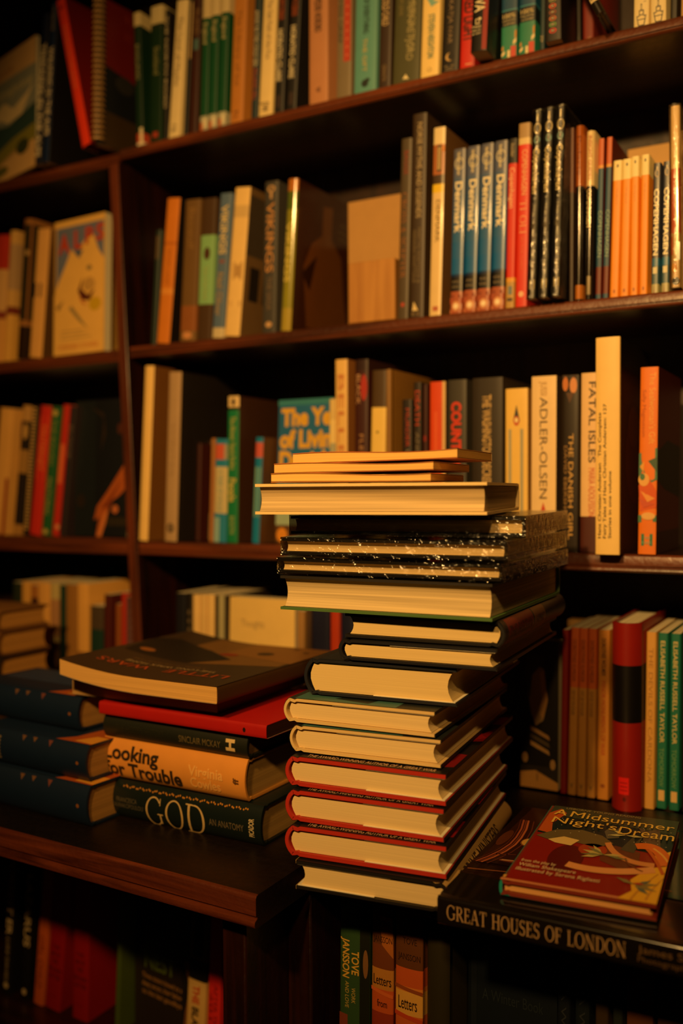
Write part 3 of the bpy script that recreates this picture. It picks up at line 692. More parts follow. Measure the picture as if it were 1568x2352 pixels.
row(S2, SY, [
 ('short dark teal spine at the far left end of the middle shelf', 'pb', 344, 357, (357, 531), '#23322c', dict(shapes=[('spine','#5a4a34',rect(.05,.25,.2,.8))])),
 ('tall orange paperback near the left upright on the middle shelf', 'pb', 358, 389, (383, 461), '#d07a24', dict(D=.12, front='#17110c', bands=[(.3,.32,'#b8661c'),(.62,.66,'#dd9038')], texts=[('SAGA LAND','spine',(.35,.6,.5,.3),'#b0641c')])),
 ('brown paperback with a rusty foot beside the tall orange one', 'pb', 411, 447, (425, 464), '#6b4e28', dict(bands=[(.75,.93,'#8a5226'),(.93,1,'#7a5a30')], texts=[('Beowulf','spine',(.06,.35,.5,.4),'#8a6838')], shapes=[('spine','#c88a58',ell(.96,.5,.025,.3))])),
 ('dark brown spine carrying a long pale green label with an orange panel', 'pb', 450, 484, (463, 461), '#46301a', dict(bands=[(.26,.75,'#7fae74'),(.31,.45,'#c85a24')], shapes=[('spine','#4a2a18',ell(.39,.5,.045,.22))], texts=[('Tales of the North','spine',(.48,.72,.5,.3),'#a8b070')])),
 ('grey blue paperback with pale angular capitals left of a cream spine', 'pb', 485, 513, (505, 449), '#566c88', dict(texts=[('VIKINGS','spine',(.08,.42,.5,.55),'#d8c084',dict(bold=.02)),('Neil Oliver','spine',(.55,.85,.45,.5),'#b08f3c',dict(name='author_name'))], bands=[(.93,1,'#c8b890')], shapes=[('spine','#8a4a34',rect(.46,.48,.3,.7))])),
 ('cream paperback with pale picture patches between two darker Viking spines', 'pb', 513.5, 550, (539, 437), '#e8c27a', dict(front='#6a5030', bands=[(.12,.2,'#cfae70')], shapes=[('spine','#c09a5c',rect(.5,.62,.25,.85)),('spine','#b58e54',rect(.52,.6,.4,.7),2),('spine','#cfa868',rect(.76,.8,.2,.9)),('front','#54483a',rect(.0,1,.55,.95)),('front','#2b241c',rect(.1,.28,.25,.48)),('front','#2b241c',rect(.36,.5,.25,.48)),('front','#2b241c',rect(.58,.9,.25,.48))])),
 ('dark grey paperback with a pale key emblem and tall VIKINGS capitals', 'pb', 600, 632, (607, 421), '#3f3c38', dict(texts=[('VIKINGS','spine',(.14,.6,.48,.55),'#c08a50',dict(bold=.01)),('THE SAGA','spine',(.63,.85,.5,.35),'#7a6450',dict(name='author_name'))], shapes=[('spine','#c09868',ell(.05,.5,.022,.28)),('spine','#3f3c38',ell(.05,.5,.013,.16),2),('spine','#c09868',rect(.07,.115,.42,.58)),('spine','#c0986a',ell(.945,.5,.02,.24))])),
 ('glossy yellow green spine with gold capitals and a brown figure on its cover', 'pb', 642, 668, (660, 416), '#8f8a2c', dict(D=.19, gloss=2, bulge=.0028, bands=[(0,.08,'#b8702c'),(.08,.2,'#5a6a24'),(.85,1,'#a8963c')], texts=[('VIKINGS','spine',(.28,.68,.42,.5),'#d8c468',dict(bold=.02))],
    shapes=[('front','#4a2814',rect(.0,1,.0,1)),('front','#7a4a20',[(.2,.05),(.12,.45),(.22,.62),(.36,.7),(.36,.9),(.5,.92),(.5,.7),(.66,.6),(.74,.3),(.82,.1)],2),('front','#3a2010',[(.1,.4),(.3,.55),(.22,.3)],3),('front','#5a4426',rect(.6,.9,.72,.74),2),('front','#5a4426',rect(.6,.88,.77,.79),2),('front','#5a4426',rect(.62,.9,.82,.84),2)])),
 ('dark taupe paperback with dull rusty serif capitals and a red dot', 'pb', 910, 936, (920, 322), '#4c3f2c', dict(texts=[('CROSS & SCEPTER','spine',(.3,.77,.45,.5),'#a0622c',dict(roman=True,K=.1)),('BAGGE','spine',(.07,.2,.55,.4),'#8e2f1c',dict(name='author_name'))], shapes=[('spine','#b0402a',ell(.92,.5,.012,.18))])),
 ('tallest dark brown paperback on the middle shelf, with pale capitals and a white sail mark', 'pb', 938, 972, (946, 266), '#382818', dict(texts=[('NORSE MYTHS AND LEGENDS','spine',(.045,.51,.55,.34),'#c0ab84'),('MARTYN WHITTOCK &','spine',(.56,.83,.62,.24),'#7a6a4c',dict(name='author_name')),('HANNAH WHITTOCK','spine',(.57,.83,.3,.24),'#7a6a4c',dict(name='author_name'))], shapes=[('spine','#e0c890',[(.92,.3),(.965,.2),(.965,.62)]),('spine','#6a5638',rect(.972,.99,.15,.7))])),
 ('white spine with a yellow tab and picture head, reading DENMARK once', 'pb', 983, 1012, (994, 297), '#e6c88e', dict(gloss=1, front='#6a4c2c', D=.125, bands=[(.0,.09,'#e8d2a0'),(.09,.25,'#b06a3c'),(.25,.3,'#4a3a2c'),(.3,.345,'#e8c42c')], texts=[('DENMARK','spine',(.385,.61,.55,.36),'#6f5836')], shapes=[('spine','#4a4034',rect(.095,.235,.35,.75)),('spine','#d88a44',rect(.1,.13,.75,.98),2),('spine','#e0c080',rect(.105,.225,.42,.5),3),('spine','#e0c080',rect(.105,.225,.58,.66),3),('spine','#b8664a',rect(.95,.975,.3,.75))])),
 ('first from left of the four matching blue guidebooks reading Denmark', 'pb', 1031, 1060, (1040, 346), '#33525e', denmark),
 ('second from left of the four matching blue guidebooks reading Denmark', 'pb', 1062, 1092, (1072, 339), '#33525e', dict(of=11)),
 ('third from left of the four matching blue guidebooks reading Denmark', 'pb', 1094, 1123, (1104, 333), '#33525e', dict(of=11)),
 ('rightmost of the four matching blue guidebooks reading Denmark', 'pb', 1125.5, 1156, (1135, 326), '#33525e', dict(of=11)),
 ('red paperback with a black head and a yellow picture panel at its foot', 'pb', 1157.5, 1180, (1166, 322), '#d22c16', dict(bands=[(0,.145,'#14110f'),(.82,.845,'#e0a030'),(.845,1,'#b8924a')], texts=[('Copenhagen','spine',(.17,.41,.5,.5),'#f0b890',dict(bold=.015)),('Insider','spine',(.03,.11,.5,.4),'#b8a888',dict(name='subtitle'))], shapes=[('spine','#6a7a84',rect(.87,.92,.3,.75)),('spine','#4a3424',rect(.94,.96,.2,.8))])),
 ('red paperback with a beige head, touching the shrink-wrapped black guidebooks', 'pb', 1180.5, 1209, (1189, 287), '#d62c14', dict(bands=[(0,.08,'#a8895c'),(.08,.115,'#dcc088')], texts=[('COPENHAGEN','spine',(.145,.39,.6,.42),'#e8a878',dict(bold=.015)),('TIVOLI','spine',(.42,.6,.55,.55),'#e8a070',dict(roman=True)),('IN THE DARK','spine',(.62,.8,.5,.2),'#e06a40',dict(name='subtitle'))], shapes=[('spine','#e8b890',ell(.93,.5,.016,.22))])),
 ('leftmost of three shrink-wrapped black guidebooks jutting from the middle shelf', 'pb', 1209, 1230, (1224, 258), '#14110e', cph_black),
 ('middle one of three shrink-wrapped black guidebooks jutting from the middle shelf', 'pb', 1236, 1258, (1250, 252), '#14110e', dict(of=17)),
 ('rightmost of three shrink-wrapped black guidebooks jutting from the middle shelf', 'pb', 1264, 1287, (1276, 243), '#14110e', dict(of=17)),
 ('dark reddish brown paperback just right of the shrink-wrapped guidebooks', 'pb', 1304, 1316, (1306, 296), '#2c1a10', dict(bands=[(0,.37,'#5a2c16')])),
 ('paperback with an orange brown head, black body and orange foot', 'pb', 1317, 1338, (1320, 293), '#19130e', dict(gloss=2, bulge=.0028, bands=[(0,.345,'#a3561e'),(.91,.99,'#b8702c')], texts=[('Polaris','spine',(.06,.28,.5,.5),'#7a3c16'),('COPENHAGEN','spine',(.38,.62,.5,.4),'#3a2a1c')])),
 ('paperback with a white head lettered in red above a black glossy body', 'pb', 1339.5, 1361, (1345, 305), '#1a140f', dict(gloss=2, bulge=.0028, bands=[(0,.325,'#ecd39a')], texts=[('INSIGHT GUIDES','spine',(.03,.29,.5,.4),'#c05a34'),('COPENHAGEN','spine',(.345,.57,.45,.5),'#e8d4a0',dict(bold=.02))], shapes=[('spine','#8a7a58',rect(.86,.97,.3,.75))])),
 ('left one of two slim teal guidebooks with orange heads', 'pb', 1364, 1380, (1372, 321), '#1d4c6a', dict(front='#5a1a10', bands=[(0,.165,'#c25a28'),(.165,.185,'#d8963c'),(.8,.97,'#6a2418')], texts=[('COPENHAGEN','spine',(.45,.74,.55,.6),'#8fb0a0')])),
 ('right one of two slim teal guidebooks with orange heads', 'pb', 1380.5, 1396, (1391, 318), '#1d4c6a', dict(of=23)),
 ('leftmost of four orange paperbacks with cream heads and a star', 'pb', 1397, 1420, (1406, 372), '#ef9420', orange_top),
 ('second of four orange paperbacks with cream heads and a star', 'pb', 1420.7, 1442, (1428, 370), '#ef9420', dict(of=25)),
 ('third of four orange paperbacks with cream heads, a little taller', 'pb', 1443, 1464, (1447, 362), '#ef9420', orange_top),
 ('rightmost of four orange paperbacks with cream heads, beside a slate spine', 'pb', 1464.6, 1486, (1470, 360), '#ef9420', dict(of=27)),
 ('left one of two slate guidebooks with huge white COPENHAGEN capitals', 'pb', 1492, 1512, (1498, 377), '#3c3e4c', cph_slate),
 ('right one of two slate guidebooks with huge white COPENHAGEN capitals', 'pb', 1514.5, 1536, (1520, 373), '#3c3e4c', dict(of=29)),
 ('shrink-wrapped white and salmon spine at the right picture edge, middle shelf', 'pb', 1541, 1565, (1539, 246), '#ecc98c', dict(dy=-.012, dz=.0016, wrap=.0012, gloss=2, bands=[(.345,.7,'#d06a3e'),(.7,1,'#c8a468')], texts=[('COPENHAGEN','spine',(.43,.62,.5,.3),'#ecc07c')], shapes=[('spine','#8fa8a0',rect(.75,.85,.55,.95)),('spine','#d89a30',ell(.89,.35,.025,.3)),('spine','#1c1814',ell(.965,.5,.022,.42)),('spine','#c85a34',rect(.72,.82,.05,.2))])),
 ('white paperback cut off by the right picture edge, middle shelf', 'pb', 1568, 1596, (1568, 300), '#d8b478', dict()),
], G2)
# things behind and between the middle-shelf books
def card(name, label, cat, xl, xr, yt, Y, Zb, th, hexcol, lean=0, yaw=0, m=None):
    Xl, Xr = x_at(xl, Y, Zb), x_at(xr, Y, Zb); H = on_y(xl, yt, Y).z - Zb
    mb = MB(); mb.box((0, 0, 0), (Xr-Xl, th, H), m or mat(hexcol, .6))
    o = mb.build(name, bevel=.0012); o.location = (Xl, Y, Zb+.0007); o.rotation_euler = (-lean, 0, yaw)
    return tag(o, label, cat)
card('wooden_block', 'plain tan wooden block standing on the middle shelf before a white card', 'block', 800, 907, 607, .004, S2, .035, '#b07830', m=wood('#a06a2c', '#c08a44', 'z', .55, 0, .1))
card('display_card', 'plain white card standing behind the tan wooden block', 'card', 800, 935, 466, .075, S2, .004, '#b98c4e')
card('storage_box', 'plain beige box at the back behind four orange paperbacks', 'box', 1440, 1545, 345, .145, S2, .05, '#c89c58')

# ---------------------------------------------------------------- lower shelf, right bay
G3 = 'books on the lower shelf of the right bay'
row(S3, SY, [
 ('tall cream spine standing first by the upright on the lower shelf', 'hb', 317, 339, (332, 843), '#f2c878', dict(D=.16, bulge=.001, dy=-.01, shapes=[('front','#8a5a24',rect(.0,1,.0,1)),('front','#17110c',rect(.25,1,.08,.9),2)])),
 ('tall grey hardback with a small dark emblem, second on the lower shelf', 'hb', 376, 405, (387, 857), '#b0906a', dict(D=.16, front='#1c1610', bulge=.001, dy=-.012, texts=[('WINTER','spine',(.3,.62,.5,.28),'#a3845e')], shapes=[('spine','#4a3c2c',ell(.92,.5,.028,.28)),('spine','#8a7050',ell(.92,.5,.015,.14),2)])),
 ('shorter dark maroon paperback shadowed behind the grey hardback', 'pb', 447, 457, (452, 1020), '#3c140c', dict(dy=.03, D=.13, shapes=[('front','#5a2010',ell(.4,.5,.2,.3))])),
 ('orange brown thin paperback behind a teal and white spine, lower shelf', 'pb', 478, 487, (484, 1008), '#a8703c', dict(dy=.012)),
 ('teal and white paperback with a red label left of the tall green spine', 'pb', 488, 518, (494, 1010), '#2480a8', dict(bands=[(.05,.2,'#c85a44'),(.27,.72,'#c8b888')], texts=[('A YEAR OF HYGGE','spine',(.3,.7,.5,.4),'#7ca098')], shapes=[('spine','#9a9a88',rect(.05,.2,.72,.98)),('spine','#8ab0b0',rect(.76,1,.05,.5))])),
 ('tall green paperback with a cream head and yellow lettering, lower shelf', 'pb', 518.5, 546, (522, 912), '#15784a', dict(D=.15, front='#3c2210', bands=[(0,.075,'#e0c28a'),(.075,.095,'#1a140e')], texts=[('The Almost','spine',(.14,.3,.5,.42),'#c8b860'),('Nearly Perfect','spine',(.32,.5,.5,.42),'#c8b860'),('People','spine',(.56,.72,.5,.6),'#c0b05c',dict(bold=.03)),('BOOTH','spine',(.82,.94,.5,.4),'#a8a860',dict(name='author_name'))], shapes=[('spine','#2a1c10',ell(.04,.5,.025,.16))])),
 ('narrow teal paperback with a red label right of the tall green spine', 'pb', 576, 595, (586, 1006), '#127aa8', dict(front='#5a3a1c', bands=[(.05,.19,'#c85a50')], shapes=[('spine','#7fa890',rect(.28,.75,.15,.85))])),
 ('cream and teal thin paperback left of the tall cream spine with red letters', 'pb', 753, 768, (754, 918), '#d8bc78', dict(bands=[(.14,.3,'#e8cc84'),(.3,1,'#a8a88c')])),
 ('tall cream paperback with large faded red letters, lower shelf', 'pb', 768.5, 798, (768, 828), '#e6bc70', dict(front='#8a5a2a', texts=[('BELLES','spine',(.08,.62,.5,.5),'#c8824a',dict(bold=.01))], shapes=[('spine','#8a5a34',ell(.78,.5,.012,.12))])),
 ('dark maroon paperback with red patch and white lettering, lower shelf', 'pb', 811, 843, (813, 828), '#3c1610', dict(bands=[(.0,.06,'#2c120e'),(.55,.72,'#7a1c18'),(.72,1,'#5a1612')], texts=[('BLACK','spine',(.08,.24,.3,.28),'#c89a70'),('FLETCHER','spine',(.4,.7,.55,.3),'#b08458',dict(name='author_name'))], shapes=[('spine','#a82a1e',ell(.15,.7,.07,.25))])),
 ('dark brown spine with a pale yellow lower half beside a tan cover', 'pb', 845, 880, (853, 853), '#4a361c', dict(D=.14, bands=[(.21,1,'#ecc96a')], shapes=[('spine','#8a7a34',ell(.35,.45,.008,.1))])),
 ('tan hardback turned slightly so its blank cover shows, lower shelf', 'hb', 884, 899, (884, 850), '#8a6228', dict(D=.14)),
 ('left one of two black paperbacks with red capitals, lower shelf', 'pb', 921, 945, (921, 888), '#241c16', dict(H=.19, texts=[('MURDER','spine',(.06,.32,.6,.4),'#a83a22'),('LENE','spine',(.34,.52,.6,.3),'#8a7c64',dict(name='author_name'))])),
 ('right one of two black paperbacks with red capitals, lower shelf', 'pb', 946, 966, (947, 880), '#2a2018', dict(texts=[('DEATH','spine',(.05,.26,.55,.6),'#b8401f'),('ANNA','spine',(.3,.5,.55,.4),'#7d705c',dict(name='author_name'))])),
 ('deep maroon narrow paperback right of the two black ones, lower shelf', 'pb', 969, 981, (969, 884), '#3a1410', dict(shapes=[('spine','#8a2018',ell(.33,.5,.02,.3))])),
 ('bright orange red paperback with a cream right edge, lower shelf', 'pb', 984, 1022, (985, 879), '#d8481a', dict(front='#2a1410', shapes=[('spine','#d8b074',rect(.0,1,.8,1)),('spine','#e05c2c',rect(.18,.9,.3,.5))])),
 ('slate paperback with big bright red COUNTRY capitals, lower shelf', 'pb', 1024, 1070, (1025, 875), '#38342e', dict(texts=[('COUNTRY','spine',(.13,.52,.5,.5),'#d83a1c',dict(bold=.04))])),
 ('wide black paperback with tan capitals beginning THE, lower shelf', 'pb', 1081, 1153, (1082, 871), '#2a2016', dict(D=.14, texts=[('THE WASHINGTON DECREE','spine',(.1,.62,.5,.28),'#c8a66c',dict(bold=.02))], shapes=[('front','#1a1230',ell(.3,.85,.1,.06))])),
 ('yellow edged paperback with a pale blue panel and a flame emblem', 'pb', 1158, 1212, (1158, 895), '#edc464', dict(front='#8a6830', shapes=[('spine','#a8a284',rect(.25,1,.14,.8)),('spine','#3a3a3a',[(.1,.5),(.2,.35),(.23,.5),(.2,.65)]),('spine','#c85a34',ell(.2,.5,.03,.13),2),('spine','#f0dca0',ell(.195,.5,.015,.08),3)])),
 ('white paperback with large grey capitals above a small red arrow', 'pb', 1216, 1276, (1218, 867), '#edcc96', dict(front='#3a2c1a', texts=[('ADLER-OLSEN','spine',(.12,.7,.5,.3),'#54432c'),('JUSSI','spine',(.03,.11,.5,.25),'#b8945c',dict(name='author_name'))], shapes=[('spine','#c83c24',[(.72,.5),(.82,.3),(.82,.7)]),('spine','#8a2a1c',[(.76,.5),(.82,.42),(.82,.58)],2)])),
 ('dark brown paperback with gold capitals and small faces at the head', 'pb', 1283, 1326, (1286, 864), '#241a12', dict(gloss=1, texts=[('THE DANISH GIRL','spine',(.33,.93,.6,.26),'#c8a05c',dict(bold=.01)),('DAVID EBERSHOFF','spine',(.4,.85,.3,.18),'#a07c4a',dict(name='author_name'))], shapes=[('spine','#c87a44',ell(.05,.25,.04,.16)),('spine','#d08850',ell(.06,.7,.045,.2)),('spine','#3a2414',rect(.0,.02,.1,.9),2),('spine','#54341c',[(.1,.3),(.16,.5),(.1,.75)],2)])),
 ('white paperback with tall black capitals above red lettering, left of the sticker spine', 'pb', 1329, 1374, (1332, 859), '#e6c08a', dict(front='#3a2216', bands=[(.80,1,'#4a1a10')], texts=[('FATAL ISLES','spine',(.05,.5,.62,.36),'#2c2014',dict(bold=.01)),('MARIA ADOLFSSON','spine',(.53,.8,.62,.34),'#c85a3a',dict(name='author_name'))], gloss=0)),  # dark red foot band paints in the shadow thrown by the tall stack
 ('tall book with a plain cream sticker spine lettered black, jutting out', 'hb', 1364, 1422, (1365, 778), '#f6cf7e', dict(dy=-.03, D=.16, bulge=.0012, name='hardback_book',
    bands=[(0,1,'#f6cf7e')], texts=[('Hans Christian Andersen   The Complete','spine',(.345,.925,.18,.125),'#1e1810',dict(upward=True,bold=.008)),('Fairy Tales of Hans Christian Andersen: 127','spine',(.305,.925,.395,.125),'#1e1810',dict(upward=True,bold=.008)),('Stories in one volume','spine',(.615,.925,.61,.125),'#1e1810',dict(upward=True,bold=.008,name='subtitle'))],
    shapes=[('front','#1e120c',rect(.02,1,.0,1)),('front','#33190f',ell(.5,.45,.35,.22),2),('front','#3e2414',ell(.42,.6,.18,.1),3),('front','#2a1a10',rect(.1,.9,.7,.8),2)])),
 ('bright orange paperback with a green and orange swirl and square foot label', 'pb', 1461.5, 1506, (1468, 846), '#ea7a1a', dict(front='#5a1c0c', dy=-.01, D=.14, texts=[('The Sealwoman\'s Gift','spine',(.03,.41,.7,.34),'#f0b050'),('Sally Magnusson','spine',(.12,.37,.25,.2),'#b85a14',dict(name='author_name')),('TWO','spine',(.905,.92,.3,.68),'#8cc0a0',dict(level=True,lay=6,name='publisher_mark')),('ROADS','spine',(.93,.945,.24,.74),'#8cc0a0',dict(level=True,lay=6,name='publisher_mark'))],
    shapes=[('spine','#4a7a5c',[(.46,.0),(.43,.98),(.6,1),(.62,.6),(.55,.2),(.6,.0)]),('spine','#e8a848',[(.5,.3),(.53,.05),(.56,.25)],2),('spine','#3a5a44',[(.5,.5),(.48,.98),(.56,.98)],2),('spine','#eab060',ell(.6,.28,.035,.3),3),('spine','#4f7f60',ell(.585,.2,.018,.14),4),('spine','#d85a1c',[(.63,.0),(.6,.6),(.66,.98),(.75,.98),(.77,.1)],3),('spine','#e8963c',[(.66,.1),(.7,.9),(.72,.5)],4),('spine','#c84c18',[(.70,.0),(.73,.9),(.75,.3)],5),('spine','#e8b468',ell(.795,.55,.02,.38),5),('spine','#4a7a5c',[(.79,.0),(.79,.98),(.825,.98),(.83,.0)],2),('spine','#2f7a5c',rect(.89,.955,.18,.8)),
            ('front','#7a2c10',rect(.0,1,.0,1)),('front','#33321e',[(.0,.55),(.4,.62),(1,.6),(1,.3),(.3,.35),(.0,.4)],2),('front','#4a1a0c',rect(.0,1,.0,.12),2)])),
], G3)
# face-out book behind the stack
def face_book(name, label, group, xl, xr, yt, Y, Z, T, col, yaw=0, lean=.03, kind='pb', **o):
    Xl, Xr = x_at(xl, Y, Z), x_at(xr, Y, Z)
    pt = on_y(xl, yt, Y); H = pt.z - Z; D = (Xr-Xl)/math.cos(yaw)
    # the pose puts the front cover at local -T/2 from the origin
    c = Vector(((Xl+Xr)/2, Y + T/2*math.cos(yaw), Z + T*lean/2 + .0008))
    return book(name, label, group, kind, T, H, D, col, R_FACE, c, (-lean, 0, yaw), **o)
face_book('paperback_book', 'blue paperback facing out with big yellow title letters, behind the stack', G3, 632, 758, 921, .03, S3, .02, '#2a6c9c', lean=.06,
  texts=[('The Ye','front',(.06,.97,.82,.94),'#ddaa34',dict(bold=.05)),('of Livin','front',(.04,.98,.665,.79),'#ddaa34',dict(bold=.05)),('Danish','front',(.04,.98,.51,.64),'#ddaa34',dict(bold=.05))],
  shapes=[('front','#9ab098',[(.0,.12),(.0,.3),(1,.3),(1,.16),(.7,.12)]),('front','#5a3a1c',rect(.0,1,.0,.12)),('front','#d88a24',ell(.12,.05,.1,.05),2),('front','#35808e',rect(.0,1,.96,1))])
face_book('paperback_book', 'dark maroon cover facing out behind the grey hardback on the lower shelf', G3, 462, 479, 1015, .06, S3, .018, '#3a160c', lean=.06, shapes=[('front','#5c2410',ell(.5,.45,.3,.3)),('front','#6a3a18',ell(.55,.5,.12,.14),2)])

# ---------------------------------------------------------------- counter-level row, right bay
G4 = 'books standing on the counter in the right bay'
doro = dict(texts=[('DOROTHEE ELMIGER','spine',(.07,.32,.5,.45),'#6a3014'),('OUT OF THE SUGAR','spine',(.37,.52,.5,.4),'#7a5a2c',dict(name='subtitle'))], bands=[(0,.355,'#b8541c')], shapes=[('spine','#7a5a30',[(.92,.25),(.94,.5),(.92,.75),(.95,.6),(.96,.5),(.95,.4)])])
eliz = dict(D=.13, texts=[('ELISABETH RUSSELL TAYLOR','spine',(.045,.625,.5,.44),'#d0bc7c',dict(bold=.012)),('TOMORROW','spine',(.655,.875,.48,.44),'#6f9a68')], shapes=[('spine','#d6b06e',rect(.895,.955,.2,.8))], bands=[(0,1,'#1a6c58','all')])
row(LEDGE, SY, [
 ('thin dark blue spine right of the pale wide book, low at the back', 'pb', 700, 713, (700, 1400), '#4a3420', dict()),
 ('thick navy paperback behind the book stack, left of an orange red spine', 'pb', 714, 756, (714, 1400), '#191c38', dict(D=.14)),
 ('orange red thin paperback between two navy spines behind the stack', 'pb', 757, 779, (757, 1398), '#c8401c', dict()),
 ('navy paperback right of the orange red spine behind the stack', 'pb', 780, 812, (780, 1400), '#191c38', dict()),
 ('narrow dark red paperback right of the dark cover with a pale face', 'pb', 1283, 1299, (1289, 1447), '#7e120e', dict()),
 ('leftmost of three paperbacks with orange upper and tan lower spines', 'pb', 1300, 1321, (1309, 1442), '#b07a30', doro),
 ('middle one of three paperbacks with orange upper and tan lower spines', 'pb', 1322.5, 1342, (1329, 1443), '#b07a30', dict(of=5)),
 ('rightmost of three paperbacks with orange upper and tan lower spines', 'pb', 1344, 1365, (1349, 1444), '#b07a30', dict(of=5)),
 ('tan paperback with black then red lettering left of the red and black spine', 'pb', 1368, 1396, (1372, 1447), '#b87828', dict(texts=[('DOROTHEE WOLMER','spine',(.05,.27,.5,.36),'#4a2410',dict(bold=.01)),('MINOR MONUMENTS OF WAR','spine',(.3,.74,.5,.36),'#a83c1c')], shapes=[('spine','#8a4a1c',ell(.92,.5,.012,.2))])),
 ('thick rounded red hardback with a broad black band round its middle', 'hb', 1402, 1472, (1403, 1428), '#8a1a10', dict(D=.14, dy=-.02, gloss=1, bulge=.011, bands=[(.225,.53,'#0e0b0a','all')], shapes=[('spine','#d8201a',rect(.82,.91,.3,.65)),('spine','#8a1410',rect(.845,.85,.35,.6),2),('spine','#8a1410',rect(.865,.87,.35,.6),2),('spine','#8a1410',rect(.885,.89,.35,.6),2),('spine','#5a100c',ell(.935,.5,.012,.06))])),
 ('cream paperback with pale worn capitals left of two green spines', 'pb', 1476, 1501, (1482, 1452), '#cf9a4c', dict(dy=-.008, texts=[('THE DEVILS OF CARDONA','spine',(.09,.85,.5,.42),'#a87a3c')])),
 ('left one of two green paperbacks with cream capitals and a cream square at the foot', 'pb', 1504, 1529, (1509, 1454), '#1a6c58', eliz),
 ('right one of two green paperbacks with cream capitals and a cream square at the foot', 'pb', 1532, 1559, (1537, 1456), '#1a6c58', dict(of=11)),
 ('black paperback at the right picture edge beside the green spines', 'pb', 1562, 1590, (1564, 1452), '#120e0c', dict()),
], G4)
card('paper_sheaf', 'pale sheaf of paper behind the orange and tan paperbacks', 'paper', 1302, 1404, 1424, .10, LEDGE, .02, '#b58a4c')
face_book('paperback_book', 'dark cover facing out with a pale face and striped collar beside the stack', G4, 1195, 1281, 1470, .012, LEDGE, .02, '#1b1712', lean=.02,
  shapes=[('front','#94744a',[(.2,.62),(.16,.78),(.3,.86),(.6,.84),(.66,.72),(.72,.60),(.6,.46),(.4,.42),(.28,.5)]),('front','#b8864a',[(.5,.78),(.62,.8),(.66,.7),(.72,.6),(.6,.47),(.5,.5),(.56,.62)],2),('front','#2a241a',[(.1,.78),(.2,.9),(.62,.9),(.66,.8),(.5,.82),(.3,.76),(.24,.6)],3)]
   + [('front',c,[(.26,.42-.05*i),(.75,.36-.05*i),(.78,.33-.05*i),(.26,.39-.05*i)],2) for i, c in enumerate(['#a87c48','#5a4a30','#b88c50'])]
   + [('front','#b88c54',ell(.12,.2,.08,.035),2),('front','#b88c54',ell(.86,.17,.07,.035),2),('front','#2c241a',rect(.0,1,.0,.15)),('front','#c89048',[(.0,.0),(.0,.10),(.4,.12),(1,.05),(1,.0)],2),('front','#2c2014',rect(.44,.46,.05,.1),3)])
G4b = 'books standing at the back of the counter, left part of the right bay'
row(LEDGE, SY, [
 ('dark navy thin spine deep in shadow beside the upright, counter level', 'pb', 400, 424, (402, 1362), '#14141c', dict()),
 ('black thin spine with faint pale marks left of the cream spines', 'pb', 425, 439, (427, 1362), '#1c1610', dict(shapes=[('spine','#6a5a40',rect(.12+.06*i,.15+.06*i,.3,.7)) for i in range(6)])),
 ('first cream spine from the left behind the dark lying paperback', 'pb', 440, 457, (441, 1366), '#e6c07a', dict()),
 ('second cream spine from the left behind the dark lying paperback', 'pb', 458, 472, (459, 1366), '#dcb874', dict()),
 ('third cream spine from the left behind the dark lying paperback', 'pb', 473, 491, (474, 1366), '#e6c07a', dict()),
 ('thin dark brown spine left of a pale greenish one, counter level', 'pb', 492, 497, (493, 1368), '#3a2c18', dict()),
 ('thin pale greenish spine between two dark ones, counter level', 'pb', 498, 512, (499, 1368), '#a8a078', dict()),
 ('thin black spine left of the wide cream book, counter level', 'pb', 513, 521, (514, 1368), '#2a2014', dict()),
], G4b)
face_book('paperback_book', 'wide cream cover with faint grey lettering behind the lying dark paperback', G4b, 523, 676, 1372, .012, LEDGE, .02, '#ecc878', lean=.02, texts=[('Thoughts','front',(.2,.55,.80,.85),'#a89060')])
row(LEDGE, SY+.005, [('pale brown thin spine right of the wide cream cover', 'pb', 679, 697, (680, 1404), '#a07844', dict())], G4b)

# ---------------------------------------------------------------- left bay
LS1, LS2, LS3 = S1-.004, S2-.002, S3+.003
G5 = 'books on the top shelf of the left bay'
row(LS1, SY, [
 ('left one of two dark blue paperbacks with white capitals, top left', 'pb', 78, 94, (97, 36), '#131a36', dict(dy=-.03, front='#120e0c', texts=[('TREKKING IN THE ALPS','spine',(.2,.95,.5,.66),'#f0dcb0',dict(bold=.02))])),
 ('right one of two dark blue paperbacks with white capitals, top left', 'pb', 96, 112, (117, 8), '#13264c', dict(dy=-.03, front='#120e0c', texts=[('WALKING IN THE ALPS','spine',(.28,.83,.45,.66),'#f0dcb0',dict(bold=.02)),('CICERONE','spine',(.03,.18,.5,.35),'#a09070',dict(name='publisher_mark'))])),
], G5)
_Xr = x_at(80, -.02, LS1)
book('paperback_book', 'mountain landscape cover facing out, turned inwards, top left corner of the photo', G5, 'pb', .006, .205, .15, '#4a5a5c', R_FACE, (_Xr-.072, .004, LS1+.0012), (-.02, 0, -.26),
  shapes=[('front','#ecbc7c',rect(.0,1,.80,1)),('front','#9a9c8c',rect(.0,1,.0,.8)),('front','#f4d8a0',[(.0,.56),(.3,.62),(.5,.54),(.8,.6),(.96,.66),(.7,.46),(.4,.44),(.2,.5),(.0,.46)],2),('front','#36504c',[(.0,.46),(.4,.42),(1,.5),(1,.2),(.0,.2)],3),('front','#8c842c',[(.0,.22),(.5,.3),(1,.34),(1,.22),(.0,.12)],4),('front','#dcb070',[(.0,.12),(.5,.2),(1,.22),(1,.0),(.0,.0)],4),('front','#3c4420',ell(.72,.2,.14,.06),5),('front','#6a6828',ell(.2,.08,.2,.04),5)],
  texts=[('Grossglockner','front',(.1,.95,.66,.73),'#f0dca0',dict(lay=6)),('THE ALPS','front',(.05,.5,.84,.88),'#c8905a',dict(lay=6,name='subtitle'))])
